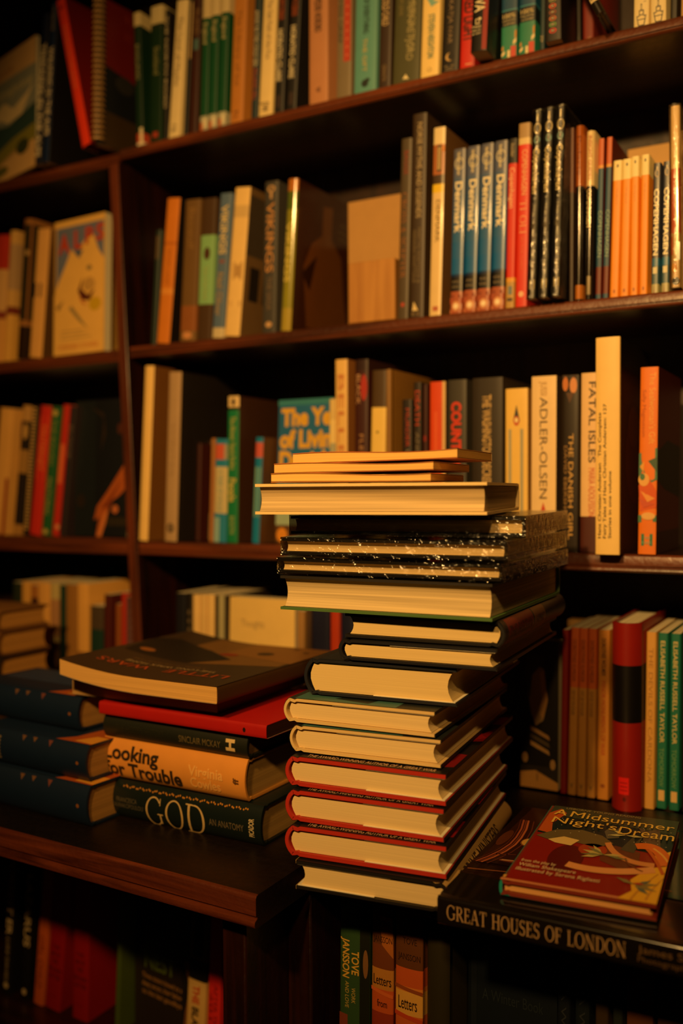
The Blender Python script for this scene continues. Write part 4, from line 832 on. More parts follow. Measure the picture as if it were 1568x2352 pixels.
# the red book slumped against its neighbour, and the spiral-bound one
_Xb = x_at(205, -.03, S1)
book('paperback_book', 'bright red paperback slumped sideways against the spiral bound book, top left', G5, 'pb', .019, .24, .15, '#f03c1a', R_STAND, (_Xb-.006, -.03, S1+.0034), (0, -.235, -.1),
  texts=[('TRAVELS IN THE SNOW','spine',(.18,.62,.5,.36),'#f0784a')], shapes=[('spine','#a82414',ell(.06,.5,.012,.3)),('front','#7a1410',rect(0,1,0,1))], paper='#5a1a10')
_Xs = x_at(234, -.02, S1)
sp = book('spiral_bound_book', 'dark spiral bound book with a red upper cover standing above the upright', G5, 'pb', .012, .215, .155, '#1c1712', R_STAND, (_Xs, -.03, S1+.0008), (0, .03, -.12),
  shapes=[('front','#6a1410',[(.06,.55),(.06,1),(1,1),(1,.42)]),('front','#14181c',[(.06,.55),(1,.42),(1,.2),(.06,.24)],2),('front','#3c2c14',[(.06,.0),(.06,.24),(1,.2),(1,.0)],2),('front','#2c2a24',ell(.3,.46,.12,.06),3)],
  texts=[('ROAD ATLAS','front',(.3,.95,.9,.95),'#8a2c1a',dict(lay=4)),('ICELAND','front',(.3,.8,.78,.83),'#8a2c1a',dict(lay=4,name='subtitle'))])
mb = MB(); wire = mat('#c89a5c', .35)
for k in range(26):
    zc = .008+.2*k/25
    for j in range(10):
        a0, a1 = 2*math.pi*j/10, 2*math.pi*(j+1)/10; r0 = .0095
        P = lambda a, r, z: (r*math.cos(a), .002+r*math.sin(a), z)
        mb.poly([P(a0,r0,zc-.0012), P(a1,r0,zc-.0012), P(a1,r0,zc+.0012), P(a0,r0,zc+.0012)], wire)
        mb.poly([P(a1,r0-.0012,zc-.0014), P(a0,r0-.0012,zc-.0014), P(a0,r0-.0012,zc+.0014), P(a1,r0-.0012,zc+.0014)], wire)
mb.build('spiral_binding', sp)

G6 = 'books on the middle shelf of the left bay'
row(LS2, SY, [
 ('white spine with a red head block cut off by the left picture edge', 'pb', -22, 5, (-8, 545), '#d8a868', dict(bands=[(0,.27,'#b8301c'),(.6,.66,'#8a3a28'),(.66,1,'#dca050')])),
 ('cream spine with a grey middle at the left edge, middle shelf', 'pb', 6, 22, (23, 533), '#d8a85c', dict(bands=[(.1,.45,'#b89468'),(.58,.64,'#7a3020'),(.64,1,'#e0aa50')])),
 ('dark olive glossy spine with brown borders left of a white and purple spine', 'pb', 36, 58, (56, 508), '#2c2a1a', dict(gloss=2, bulge=.0028, bands=[(0,.04,'#a06c38'),(.72,.76,'#a06c38'),(.76,1,'#2a1a10')], shapes=[('spine','#8a5a30',rect(.0,.74,.0,.18)),('spine','#8a5a30',rect(.0,.74,.82,1)),('spine','#b8945c',ell(.24,.6,.02,.2))])),
 ('white spine with a small dark purple block at its middle, left bay', 'pb', 66, 96, (86, 531), '#e0a85c', dict(shapes=[('spine','#2a1c2c',rect(.42,.53,.0,.62)),('front','#6a4a24',rect(0,1,0,1))])),
 ('thin white spine with vertical orange letters pressed against the upright', 'pb', 238, 266, (229, 492), '#e8b458', dict(H=.212, dy=.036, texts=[('ALPINE','spine',(.2,.48,.5,.4),'#d0561c'),('X','spine',(.57,.6,.5,.3),'#5a3a1c')])),
], G6)
_x0, _x1 = x_at(110, .0, LS2), x_at(229, -.004, LS2)
book('paperback_book', 'yellowish white cover facing out with red ALPS capitals and a white peak', G6, 'pb', .014, .214, _x1-_x0, '#e8b860', R_FACE, ((_x0+_x1)/2, .016, LS2+.0012), (-.03, 0, -.06),
  shapes=[('front','#687088',[(.04,.0),(.04,.95),(.98,.95),(.98,.0)]),('front','#e6b45c',[(.0,.0),(.0,.45),(.1,.56),(.22,.66),(.34,.78),(.46,.72),(.58,.82),(.76,.88),(.88,.74),(1,.66),(1,.0)],2),('front','#e6b45c',rect(.0,1,.95,1),2),('front','#4a5468',[(.42,.74),(.5,.70),(.58,.76),(.5,.76)],3),
   ('front','#5a2414',[(.48,.46),(.58,.56),(.55,.47),(.68,.42),(.82,.46),(.72,.38),(.56,.39)],3),('front','#b84a1c',[(.48,.44),(.56,.39),(.66,.35),(.58,.36)],4),('front','#9a8250',[(.3,.34),(.5,.24),(.7,.17),(.56,.25),(.36,.36)],3),('front','#c8a01c',ell(.82,.35,.12,.05),3),('front','#8a6c3c',[(.04,.36),(.2,.41),(.1,.33)],3),('front','#8a7448',ell(.7,.62,.05,.02),3),('front','#c0944c',ell(.7,.5,.12,.05),3)]
   +[('front','#b08c50',rect(.15,.75-.08*i,.115+.028*i,.122+.028*i),3) for i in range(3)],
  texts=[('A','front',(.08,.32,.76,.90),'#b8401c',dict(lay=6,bold=.04)),('L','front',(.4,.56,.78,.91),'#b8401c',dict(lay=6,bold=.04)),('P','front',(.62,.78,.80,.92),'#b8401c',dict(lay=6,bold=.04)),('S','front',(.83,.99,.81,.93),'#b8401c',dict(lay=6,bold=.04)),('STEPHEN O\'SHEA','front',(.1,.9,.04,.075),'#cf7a34',dict(lay=6,name='author_name'))])

G7 = 'books on the lower shelf of the left bay'
row(LS3, SY, [
 ('white spine at the left picture edge, lower shelf', 'pb', -22, 9, (0, 942), '#dca454', dict(shapes=[('spine','#8a1f14',rect(.55,1,.8,1))])),
 ('dark spine with cream picture patches left of the dotted strip spine', 'pb', 28, 46, (52, 934), '#231914', dict(bands=[(0,.12,'#b88a4a'),(.34,.52,'#a0763a'),(.92,1,'#a87a3c')], shapes=[('spine','#c89a50',ell(.2,.6,.06,.3)),('spine','#34202a',rect(.12,.26,.0,.35))])),
 ('thin dark spine crossed by a column of fine cream dashes, left bay', 'pb', 51, 65, (73, 934), '#241810', dict(shapes=[('spine','#c8a060',rect(.015+.028*i,.03+.028*i,.2,.85)) for i in range(34)])),
 ('wide red paperback with pale orange lettering left of a green spine', 'pb', 66, 91, (93, 936), '#c02a1c', dict(texts=[('TINTERNET','spine',(.14,.5,.5,.5),'#e0783c')], shapes=[('spine','#d8482a',rect(.08,.58,.1,.9))])),
 ('green paperback with mottled yellowish lettering between two red spines', 'pb', 93, 113, (118, 937), '#1f5a30', dict(texts=[('THE ROUGH','spine',(.1,.45,.5,.55),'#8a8a44'),('PASTORAL','spine',(.55,.85,.5,.55),'#9a9450')], shapes=[('spine','#b8a050',ell(.05,.5,.025,.3)),('spine','#b8a050',ell(.97,.5,.02,.3))])),
 ('narrow red paperback with a blurred orange spot at its foot', 'pb', 117, 133, (144, 932), '#b82a18', dict(shapes=[('spine','#d86a3c',rect(.3,.6,.2,.8)),('spine','#d89060',ell(.93,.8,.02,.3))])),
 ('thin dark violet spine beside the dark cover with an orange figure', 'pb', 134, 148, (160, 935), '#2a2024', dict(texts=[('ELOGE','spine',(.15,.4,.5,.5),'#7a6450')])),
], G7)
_x0, _x1 = x_at(174, .02, LS3), x_at(284, .005, LS3)
book('paperback_book', 'near black cover facing out with an orange brown sweeping figure', G7, 'pb', .018, .215, _x1-_x0, '#14161a', R_FACE, ((_x0+_x1)/2, .024, LS3+.0012), (-.03, 0, -.05),
  shapes=[('front','#14191c',rect(0,.4,0,1)),('front','#2a1e14',[(.3,.95),(.55,.9),(.6,.75),(.5,.62),(.55,.86)],2),('front','#a85422',[(.38,.12),(.44,.22),(.62,.32),(.78,.42),(1,.56),(1,.36),(.86,.3),(.72,.26),(.6,.16),(.48,.0),(.42,.0),(.48,.14)],2),('front','#c8743c',[(.44,.0),(.56,.16),(.66,.2),(.6,.1),(.52,.0)],3),('front','#7a3414',[(.5,.2),(.7,.3),(.9,.42),(.66,.22)],4),('front','#b8683a',ell(.78,.2,.06,.03),3),('front','#241a10',ell(.12,.26,.08,.05),2),('front','#4a2414',ell(.86,.78,.05,.04),2),('front','#2c2414',rect(.6,1,.08,.14),2)])

G8 = 'books standing on the counter in the left bay'
half = lambda a, b: dict(bands=[(0,.42,a),(.42,1,b)])
row(LEDGE, SY, [
 ('dark green blurred spine at the far left, counter level', 'pb', 24, 45, (28, 1338), '#222a18', dict()),
 ('cream spine with a dark foot right of the far left dark green one', 'pb', 48, 68, (49, 1336), '#d09a48', dict(bands=[(.5,1,'#3a2414')])),  # dark lower band paints in the shadow of the lying stacks in front
 ('dark red brown spine between two cream ones, counter level left bay', 'pb', 69, 86, (69, 1344), '#3a1810', dict(bands=[(0,.1,'#a0662c'),(.5,1,'#1c100c')])),  # near-black lower half is the same shadow, painted as a band
 ('cream and tan wide spine left of a pale green headed one', 'pb', 87, 114, (86, 1338), '#d8a050', dict(bands=[(.46,1,'#8a5a28')])),  # darker band below the middle carries painted shadow
 ('spine with a pale green and pink head and brown foot, counter level', 'pb', 115, 134, (114, 1340), '#b8a468', dict(bands=[(.12,.4,'#a87a50'),(.44,1,'#5a401c')])),  # brown lower band includes the painted shadow of the stacks
 ('narrow dark green spine left of a tan brown one, counter level', 'pb', 135, 150, (136, 1344), '#16352a', dict()),
 ('tan brown wide spine right of the narrow dark green one', 'pb', 151, 176, (150, 1342), '#94662c', dict()),
 ('pale cream spine with a darker lower half, counter level left bay', 'pb', 177, 203, (176, 1340), '#dca450', dict(bands=[(.5,1,'#8a5a26')])),  # one cream spine: its lower half is coloured as if in shadow
 ('dark teal green spine with brown head, counter level left bay', 'pb', 204, 234, (206, 1392), '#16352c', dict(bands=[(0,.2,'#4a3c2c')], shapes=[('spine','#3a2c1c',ell(.5,.5,.1,.3))])),
 ('dark red paperback with its cover showing, left of a thin red spine', 'pb', 236, 252, (238, 1366), '#4a140c', dict(D=.12)),
 ('orange brown thin spine beside the bright red one, counter level', 'pb', 262, 274, (264, 1388), '#8a4a18', dict()),
 ('bright red thin spine left of the mauve one, counter level', 'pb', 276, 288, (277, 1362), '#a82a18', dict()),
 ('mauve spine with faint grey lettering against the upright, counter level', 'pb', 289, 312, (288, 1372), '#5c3c3c', dict(texts=[('COLLECTED','spine',(.1,.6,.5,.4),'#7a5a54')])),
], G8)
card('paper_sheaf', 'pale sheaf of paper standing behind the dark red books, left bay', 'paper', 60, 310, 1334, .14, LEDGE, .02, '#e0a84c')

# ---------------------------------------------------------------- books under the counter, left cabinet
G9 = 'books under the counter of the left cabinet'
row(LOW, -.17, [
 ('black spine with pale capitals ending in ER, far left under the counter', 'pb', 3, 24, (18, 2000), '#110e0d', dict(H=.225, D=.13, texts=[('FORREST ER','spine',(.12,.62,.5,.6),'#c8ae80',dict(bold=.02)),('LUKE DAVIES','spine',(.64,.92,.45,.35),'#b89c6c',dict(name='author_name'))], shapes=[('spine','#c8ae80',ell(.95,.45,.02,.25))])),
 ('black spine with pale capitals ending in US, second under the counter', 'pb', 44, 64, (60, 2010), '#110e0d', dict(H=.225, D=.13, texts=[('LAZARUS','spine',(.2,.66,.5,.7),'#c8ae80',dict(bold=.02))], shapes=[('spine','#c8ae80',ell(.95,.5,.02,.25))])),
 ('orange paperback left of two matching red ones under the counter', 'pb', 75, 98, (88, 2125), '#c85a20', dict(H=.2, D=.13, texts=[('GIRL CHILD','spine',(.5,.88,.5,.5),'#8a3410')])),
 ('left one of two red paperbacks with dark lettering under the counter', 'pb', 101, 137, (115, 2131), '#960c0a', dict(H=.2, D=.13, texts=[('THE','spine',(.54,.565,.25,.7),'#4a0c0a',dict(level=True)),('ART OF','spine',(.59,.62,.2,.75),'#4a0c0a',dict(level=True)),('THE','spine',(.64,.67,.3,.65),'#4a0c0a',dict(level=True)),('SECOND','spine',(.70,.73,.08,.92),'#4a0c0a',dict(level=True)),('LETTER','spine',(.75,.78,.12,.9),'#4a0c0a',dict(level=True))], shapes=[('spine','#7a0e0c',rect(.9,.905,.2,.7))])),
 ('right one of two red paperbacks with dark lettering under the counter', 'pb', 163, 203, (166, 2155), '#b0120e', dict(of=3)),
 ('thin green spine alone under the counter left of a dark cover', 'pb', 260, 272, (266, 2200), '#4a5a14', dict(H=.21, D=.13)),
 ('narrow spine with a cream lower panel reading THE BLACK', 'pb', 422, 465, (438, 2075), '#16120e', dict(H=.215, D=.13, bands=[(0,.4,'#6a5434'),(.4,.52,'#14100e'),(.52,1,'#d6ab62')], texts=[('THE','spine',(.55,.66,.5,.36),'#c03a1c',dict(bold=.03)),('BLACK','spine',(.68,.88,.5,.36),'#2a1c10',dict(bold=.03))], shapes=[('spine','#2a1a12',rect(.05,.38,.25,.75))])),
 ('bright red narrow spine right of the cream THE BLACK panel', 'pb', 470, 500, (482, 2100), '#d8261a', dict(H=.21, D=.13, texts=[('AFTER THE FIRE','spine',(.5,.9,.65,.3),'#7a140e'),('2018','spine',(.55,.8,.3,.25),'#7a140e',dict(name='subtitle'))])),
 ('dark maroon spine at the right end under the left counter', 'pb', 505, 530, (520, 2110), '#3a100c', dict(H=.2, D=.13)),
], G9)
_x0, _x1 = x_at(280, -.17, LOW), x_at(410, -.17, LOW)
book('paperback_book', 'dark cover facing out under the counter with green NEST capitals', G9, 'pb', .02, .21, _x1-_x0, '#1b1510', R_FACE, ((_x0+_x1)/2, -.135, LOW+.0012), (-.02, 0, 0),
  shapes=[('front','#7a4a22',[(.88,.5),(1,.5),(1,.0),(.84,.0),(.9,.2),(.98,.34)]),('front','#241a12',rect(.0,.84,.0,1))],
  texts=[('EMILY','front',(.3,.75,.84,.90),'#3a2c1c'),('CRITCHLEY','front',(.15,.8,.74,.80),'#3a2c1c'),('NEST','front',(.18,.72,.40,.50),'#5a6a1c',dict(bold=.03,slope=-.02))]
   + [(t,'front',(.14,.84,.33-.05*i,.36-.05*i),'#b8823c',dict(name='subtitle',slope=-.03)) for i, t in enumerate(['Three sisters bound to a','deep secret, their father','to the last goodbye'])])

# ---------------------------------------------------------------- books under the counter, right cabinet
G10 = 'books under the counter of the right cabinet'
LOWR = .72
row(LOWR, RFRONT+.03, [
 ('dark green hardback with slanted yellow capitals under the book stack', 'hb', 776, 846, (779, 2068), '#2f4a2a', dict(H=.238, D=.16, gloss=1, bulge=.002, texts=[('JANSSON','spine',(.21,.375,.24,.24),'#d0a03c',dict(bold=.02)),('TOVE','spine',(.255,.355,.56,.24),'#d0a03c',dict(bold=.02)),('WORK','spine',(.41,.475,.5,.13),'#b89a4c',dict(name='subtitle')),('AND LOVE','spine',(.39,.50,.28,.13),'#b89a4c',dict(name='subtitle'))], shapes=[('spine','#1a1c12',rect(.0,1,.7,1)),('spine','#7a5430',ell(.30,.88,.06,.08),2),('spine','#7a3a24',rect(.53,.6,.0,.3))])),
 ('left one of two orange spines lettered Letters from under the book stack', 'hb', 848, 900, (852, 2080), '#7a3c14', dict(H=.238, D=.15, bulge=.0015, bands=[(0,.2,'#5a3210'),(.2,.30,'#6a3410'),(.30,.385,'#b0742c'),(.385,.48,'#b8501c'),(.48,.6,'#8a3014')], texts=[('TOVE','spine',(.1,.125,.3,.85),'#2c1608',dict(level=True)),('JANSSON','spine',(.165,.19,.1,.95),'#2c1608',dict(level=True)),('Letters','spine',(.325,.365,.12,.92),'#2c1a0c',dict(level=True,lay=5)),('from','spine',(.425,.455,.3,.75),'#3c160a',dict(level=True,lay=5))], shapes=[('spine','#a05a20',[(.08,.4),(.085,.95),(.25,1),(.2,.5)]),('spine','#c8602a',[(.38,0),(.40,1),(.415,1),(.395,0)],2)])),  # dark head bands paint in shade from the stack overhead
 ('right one of two orange spines lettered Letters from under the book stack', 'hb', 903, 968, (906, 2086), '#7a3c14', dict(H=.238, D=.15, bulge=.0015, bands=[(0,.27,'#5a3210'),(.27,.345,'#b8501c'),(.345,.365,'#c8762c'),(.365,.46,'#d09a44'),(.46,.6,'#c05a20')], texts=[('TOVE','spine',(.145,.17,.3,.8),'#2c1608',dict(level=True)),('JANSSON','spine',(.21,.235,.12,.92),'#2c1608',dict(level=True)),('Letters','spine',(.385,.435,.14,.82),'#2c1a0c',dict(level=True,lay=5)),('from','spine',(.5,.53,.3,.75),'#3c160a',dict(level=True,lay=5))], shapes=[('spine','#8a4218',[(.34,0),(.355,1),(.37,1),(.355,0)],2),('spine','#b8401a',[(.45,0),(.468,1),(.485,1),(.468,0)],2)])),  # dark band at the head is the stack's shadow put into the colour
 ('dark olive spine right of the two orange Letters spines', 'hb', 976, 1030, (978, 2100), '#2a2410', dict(H=.215, D=.15, bulge=.003)),
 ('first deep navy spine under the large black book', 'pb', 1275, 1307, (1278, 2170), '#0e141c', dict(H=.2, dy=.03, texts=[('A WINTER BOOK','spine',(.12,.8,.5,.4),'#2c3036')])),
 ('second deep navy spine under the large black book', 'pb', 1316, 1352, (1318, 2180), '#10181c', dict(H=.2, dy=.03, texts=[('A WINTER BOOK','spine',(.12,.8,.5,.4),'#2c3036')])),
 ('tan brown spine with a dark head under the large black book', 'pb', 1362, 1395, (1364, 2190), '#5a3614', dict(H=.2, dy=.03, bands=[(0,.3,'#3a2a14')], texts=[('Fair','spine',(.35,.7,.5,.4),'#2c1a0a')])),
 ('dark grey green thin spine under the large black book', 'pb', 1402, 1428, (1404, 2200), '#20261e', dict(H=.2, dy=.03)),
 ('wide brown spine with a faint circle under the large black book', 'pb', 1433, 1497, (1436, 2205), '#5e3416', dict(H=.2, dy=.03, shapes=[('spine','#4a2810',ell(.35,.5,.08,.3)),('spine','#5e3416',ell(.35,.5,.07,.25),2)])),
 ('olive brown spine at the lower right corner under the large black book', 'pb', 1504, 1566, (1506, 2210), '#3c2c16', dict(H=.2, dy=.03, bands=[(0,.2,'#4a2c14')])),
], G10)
_x0, _x1 = x_at(1066, RFRONT+.05, LOWR), x_at(1268, RFRONT+.05, LOWR)
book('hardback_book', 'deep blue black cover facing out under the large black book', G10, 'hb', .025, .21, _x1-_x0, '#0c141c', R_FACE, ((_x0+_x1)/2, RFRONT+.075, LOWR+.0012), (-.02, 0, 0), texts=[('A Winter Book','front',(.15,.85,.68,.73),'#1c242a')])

# ---------------------------------------------------------------- lying stacks
def lie(name, label, group, kind, R, px, Z, ztop_px, xr, depth, col, yaw, Y=None, **o):
    """A lying book: px = front lower left corner in the photo, ztop_px = row of its front upper left corner,
    xr = column of its front right corner, depth = front to back size. Returns (object, height of its top)."""
    p = on_z(px[0], px[1], Z) if Y is None else Vector((x_at(px[0], Y, Z), Y, Z))
    top = on_y(px[0], ztop_px, p.y).z
    T = max(.003, top - Z)
    lo, hi = 0.01, .6
    for _ in range(40):
        m = (lo+hi)/2; q = (p.x+m*math.cos(yaw), p.y+m*math.sin(yaw), Z)
        if proj(q)[0] < xr: lo = m
        else: hi = m
    W = (lo+hi)/2
    if R in (R_SPINE, R_FORE): H, D = W, depth
    else: H, D = depth, W
    jk = .0006 if o.get('jacket') else o.get('wrap', 0)*1.15
    ob = book(name, label, group, kind, T-.0012-2*jk, H, D, col, R, (p.x, p.y, Z+.0005+jk), (0, 0, yaw), 'corner', **o)
    if VERB: print('lie', label[:40], 'p', [round(v, 3) for v in p], 'T %.4f W %.3f' % (T, W))
    return ob, Z+T, p, W
VERB = False
PG = '#dfc48e'
GS = 'tall stack of lying books'
red_floral = [('front', c, pts, l) for c, pts, l in (
   ('#9a1512', [(.70,.55),(.80,.66),(.95,.62),(1,.75),(1,.5),(.86,.46)], 1), ('#7a100e', [(.62,.2),(.75,.3),(1,.28),(1,.1),(.8,.06)], 1), ('#b01c16', [(.8,.78),(.9,.92),(1,.95),(1,.8)], 1),
   ('#c02018', [(.88,.56),(.95,.6),(1,.56),(.94,.5)], 2), ('#5a0c0a', [(.3,.3),(.5,.5),(.6,.8),(.5,.86),(.34,.6)], 1))]
red_texts = [('THE AWARD-WINNING AUTHOR OF A GREAT WAR','front',(.1,.93,.012,.042),'#d8b08c',dict(name='subtitle'))]
def red_book(label, px, Z, zt, xr, yaw, **k):
    return lie('hardback_book', label, GS, 'hb', R_TAIL, px, Z, zt, xr, .235, '#14100f', yaw, jacket=1, edge='#b02a1a', board=.0034, paper=PG, shapes=red_floral, texts=red_texts, flaps=(('front', .075), ('back', .075)), contrast=.12, freq=1600, **k)
Z = LEDGE
D2R = math.radians
# bottom book, spine on the right, its lower board sagging over the edge
def sag(p):
    t = max(0, 1-p.y/.07); return (p.x, p.y, p.z - .004*t*t*math.sin(math.pi*min(1, max(0, p.x/.16)))*max(0, 1-p.z/.012))
_, Z, p0, w0 = lie('hardback_book', 'bottom book of the tall stack, cream spine on its right side', GS, 'hb', R_HEAD, (680, 2043), Z, 1974, 1016, .235, '#c09a5c', D2R(7), Y=-0.372, jacket=1, edge='#191410', paper=PG, bulge=.009,
    texts=[('THE PRIME MINISTERS','spine',(.06,.72,.68,.4),'#3a2a18',dict(bold=.01))], shapes=[('front','#15100e',rect(0,1,0,1))], flaps=(('front', .09), ('back', .075)), contrast=.12, freq=1600)
o, Z, p, w = red_book('lowest of three red bound hardbacks in the tall stack', (668, 1964), Z, 1893, 1024, D2R(7), Y=-0.368)
o, Z, p, w = red_book('middle one of three red bound hardbacks in the tall stack', (669, 1880), Z, 1811, 1018, D2R(6), Y=-0.361)
o, Z, p, w = red_book('topmost of three red bound hardbacks in the tall stack', (668, 1801), Z, 1734, 1023, D2R(5), Y=-0.355)
def cream_book(label, px, Z, zt, xr, yaw, col, sh, Y):
    return lie('hardback_book', label, GS, 'hb', R_TAIL, px, Z, zt, xr, .24, col, yaw, Y=Y, jacket=1, edge='#d8b87c', paper=PG, shapes=sh, flaps=(('front', .10),), contrast=.12, freq=1600)
teal_art = [('front','#3f6a62',rect(.05,.75,.0,.3)),('front','#16201e',[(.3,.05),(.42,.16),(.6,.12),(.55,.02)],2),('front','#1c2624',rect(.0,1,.3,1))]
o, Z, p, w = cream_book('cream bound hardback with dark teal jacket, directly above the red ones', (677, 1719), Z, 1663, 1011, D2R(5.5), '#1c211f', teal_art, Y=-.345)
o, Z, p, w = cream_book('cream bound hardback with teal picture jacket, under the thick navy one', (662, 1655), Z, 1600, 997, D2R(4), '#1c2220', teal_art, Y=-.342)
o, Z, p, w = lie('hardback_book', 'thick navy hardback jutting left in the middle of the tall stack', GS, 'hb', R_TAIL, (714, 1588), Z, 1510, 1047, .235, '#14161f', D2R(5), Y=-0.325, jacket=1, edge='#191a22', paper='#dcc084', contrast=.1, freq=1600, flaps=(('back', .08),))
o, Z, p, w = lie('hardback_book', 'black jacketed hardback with thin white edges, above the thick navy one', GS, 'hb', R_TAIL, (787, 1513), Z, 1465, 1139, .235, '#12100f', D2R(4), Y=-0.325, jacket=1, edge='#131118', paper='#dcc084', contrast=.12, freq=1600, flaps=(('front', .1),))
o, Z, p, w = lie('hardback_book', 'black hardback with red and tan spine on the right, beneath the wide green one', GS, 'hb', R_HEAD, (793, 1462), Z, 1405, 1146, .235, '#15110f', D2R(3.5), Y=-0.325, jacket=1, edge='#141010', paper='#dcc084', contrast=.12, freq=1600,
    bands=[(.05,.42,'#6a1c14','spine'),(.44,.62,'#6a4424','spine')], texts=[('THE PARISIAN','spine',(.07,.4,.5,.5),'#2c0c0a'),('HAMMAD','spine',(.46,.6,.5,.4),'#2c1a0c',dict(name='author_name'))])
YF = -.340
o, Z, p, w = lie('hardback_book', 'wide hardback with green boards just below the shrink-wrapped books', GS, 'hb', R_FORE, (644, 1391), Z, 1320, 1130, .235, '#4a6a34', D2R(2.5), front='#231d17', Y=YF, paper='#dcc28e', contrast=.4, freq=520, shapes=[('front','#201c16',rect(0,1,0,1))], bulge=.002)
def wrapped(label, px, Z, zt, xr, yaw, dpt, Y):
    return lie('wrapped_hardback', label, GS, 'hb', R_FORE, px, Z, zt, xr, dpt, '#14100e', yaw, Y=Y, paper='#dcc08a', contrast=.3, freq=900, wrap=.0012, gloss=1, bulge=.002)
o, Z, p, w = wrapped('lowest of three shrink-wrapped black hardbacks in the stack', (640, 1320), Z, 1277, 1150, D2R(2), .225, YF)
o, Z, p, w = wrapped('middle one of three shrink-wrapped black hardbacks in the stack', (648, 1277), Z, 1231, 1162, D2R(3.5), .225, YF)
o, Z, p, w = wrapped('topmost of three shrink-wrapped black hardbacks, shaded by the big cream one', (668, 1230), Z, 1180, 1204, D2R(7), .225, -.333)
o, Z, p, w = lie('hardback_book', 'large cream bound hardback, biggest near the top of the tall stack', GS, 'hb', R_FORE, (586, 1180), Z, 1110, 1118, .2, '#e8c888', D2R(11), Y=-.380, paper='#dfc28e', contrast=.55, freq=320, bulge=.002, shapes=[('front','#2c1c14',[(.05,.3),(.05,.6),(.5,.6),(.5,.3)])])
def slant(k, k2, h):
    """Pages swelling towards the spine: the top lifts along the length while the foot stays down."""
    return lambda p: (p.x, p.y, p.z + k*p.x + (k2-k)*p.x*min(1, max(0, p.z/h)) + .0022*math.sin(p.x*30+1)*min(1, max(0, p.z/h)))
def pbk(label, px, Z, zt, xr, yaw, dpt, Y, col, k, k2, sh=()):
    T = on_y(px[0], zt, Y).z - Z
    return lie('paperback_book', label, GS, 'pb', R_FORE, px, Z, zt, xr, dpt, col, yaw, Y=Y, paper='#e8b868', contrast=.12, freq=1500, seg=14, warp=slant(k, k2, T), shapes=sh)
o, Z, p, w = pbk('lowest of three yellowed paperbacks topping the tall stack', (622, 1110), Z, 1090, 989, D2R(9), .125, -.37, '#b8742c', 0, .012)
o, Z, p, w = pbk('middle one of three yellowed paperbacks topping the tall stack', (629, 1090), Z, 1067.5, 995, D2R(8), .13, -.368, '#b8642c', .012, .018)
o, Z, p, w = pbk('topmost paperback of the tall stack, its red edged cover curling', (672, 1067), Z, 1044, 1050, D2R(6), .12, -.35, '#b8642c', .019, .026)

# left stack on the counter
GL = 'stack of lying books on the left counter'
Z = LEDGE
o, Z, p, w = lie('hardback_book', 'black hardback with huge white GOD capitals at the foot of the left stack', GL, 'hb', R_SPINE, (251, 1869), Z, 1783, 606, .155, '#101a18', D2R(0), gloss=1, paper='#b08a4c', bulge=.006,
   texts=[('G','spine',(.28,.39,.36,.76),'#c8a870',dict(roman=True,K=.085,k=.035)),('O','spine',(.41,.525,.36,.76),'#c8a870',dict(roman=True,K=.085,k=.035)),('D','spine',(.54,.665,.36,.76),'#c8a870',dict(roman=True,K=.085,k=.035)),
          ('AN ANATOMY','spine',(.69,.9,.40,.17),'#6a5c44',dict(name='subtitle')),('PICADOR','spine',(.93,.96,.22,.68),'#c8b488',dict(level=True,name='publisher_mark',bold=.02)),('FRANCESCA','spine',(.08,.22,.52,.12),'#5c5442',dict(name='author_name')),('STAVRAKOPOULOU','spine',(.04,.26,.36,.12),'#5c5442',dict(name='author_name'))],
   shapes=[('spine','#c8862c',ell(.12+.014*i+.003*math.sin(i*2.3),.865+.02*math.sin(i*1.7),.004,.022,8)) for i in range(58)])
o, Z, p, w = lie('hardback_book', 'tan orange hardback with a bold black two-line title, left stack', GL, 'hb', R_SPINE, (241, 1779), Z, 1689, 570, .15, '#d8903c', D2R(-.5), paper='#b08a4c', bulge=.006, edge='#c08434',
   texts=[('Looking','spine',(.03,.42,.70,.36),'#2a1e12',dict(bold=.03)),('for Trouble','spine',(.03,.58,.28,.36),'#2a1e12',dict(bold=.03)),('Virginia','spine',(.63,.86,.56,.25),'#e6ac5c',dict(bold=.02,name='author_name')),('Cowles','spine',(.64,.84,.27,.25),'#e6ac5c',dict(bold=.02,name='author_name')),('ff','spine',(.925,.96,.4,.55),'#5a3614',dict(level=True,name='publisher_mark',bold=.03))])
o, Z, p, w = lie('hardback_book', 'dark green black hardback with a pale H mark, between tan and red books', GL, 'hb', R_SPINE, (243, 1690), Z, 1637, 572, .15, '#171a10', D2R(-.5), paper='#7a5a2c', bulge=.004, texts=[('SINCLAIR MCKAY','spine',(.55,.83,.45,.28),'#6a5a38',dict(name='author_name')),('THE HIDDEN HISTORY','spine',(.1,.45,.5,.3),'#242416'),('H','spine',(.865,.92,.25,.75),'#d0b27c',dict(level=True,name='publisher_mark',bold=.05))])
ZM = Z
o, Z, p, w = lie('paperback_book', 'flat red book with a small black dot on its spine, left stack', GL, 'pb', R_SPINE, (228, 1640), Z, 1609, 612, .16, '#a8140e', D2R(-1), paper='#3a1c10', shapes=[('spine','#1c0c0a',ell(.88,.45,.008,.18))])
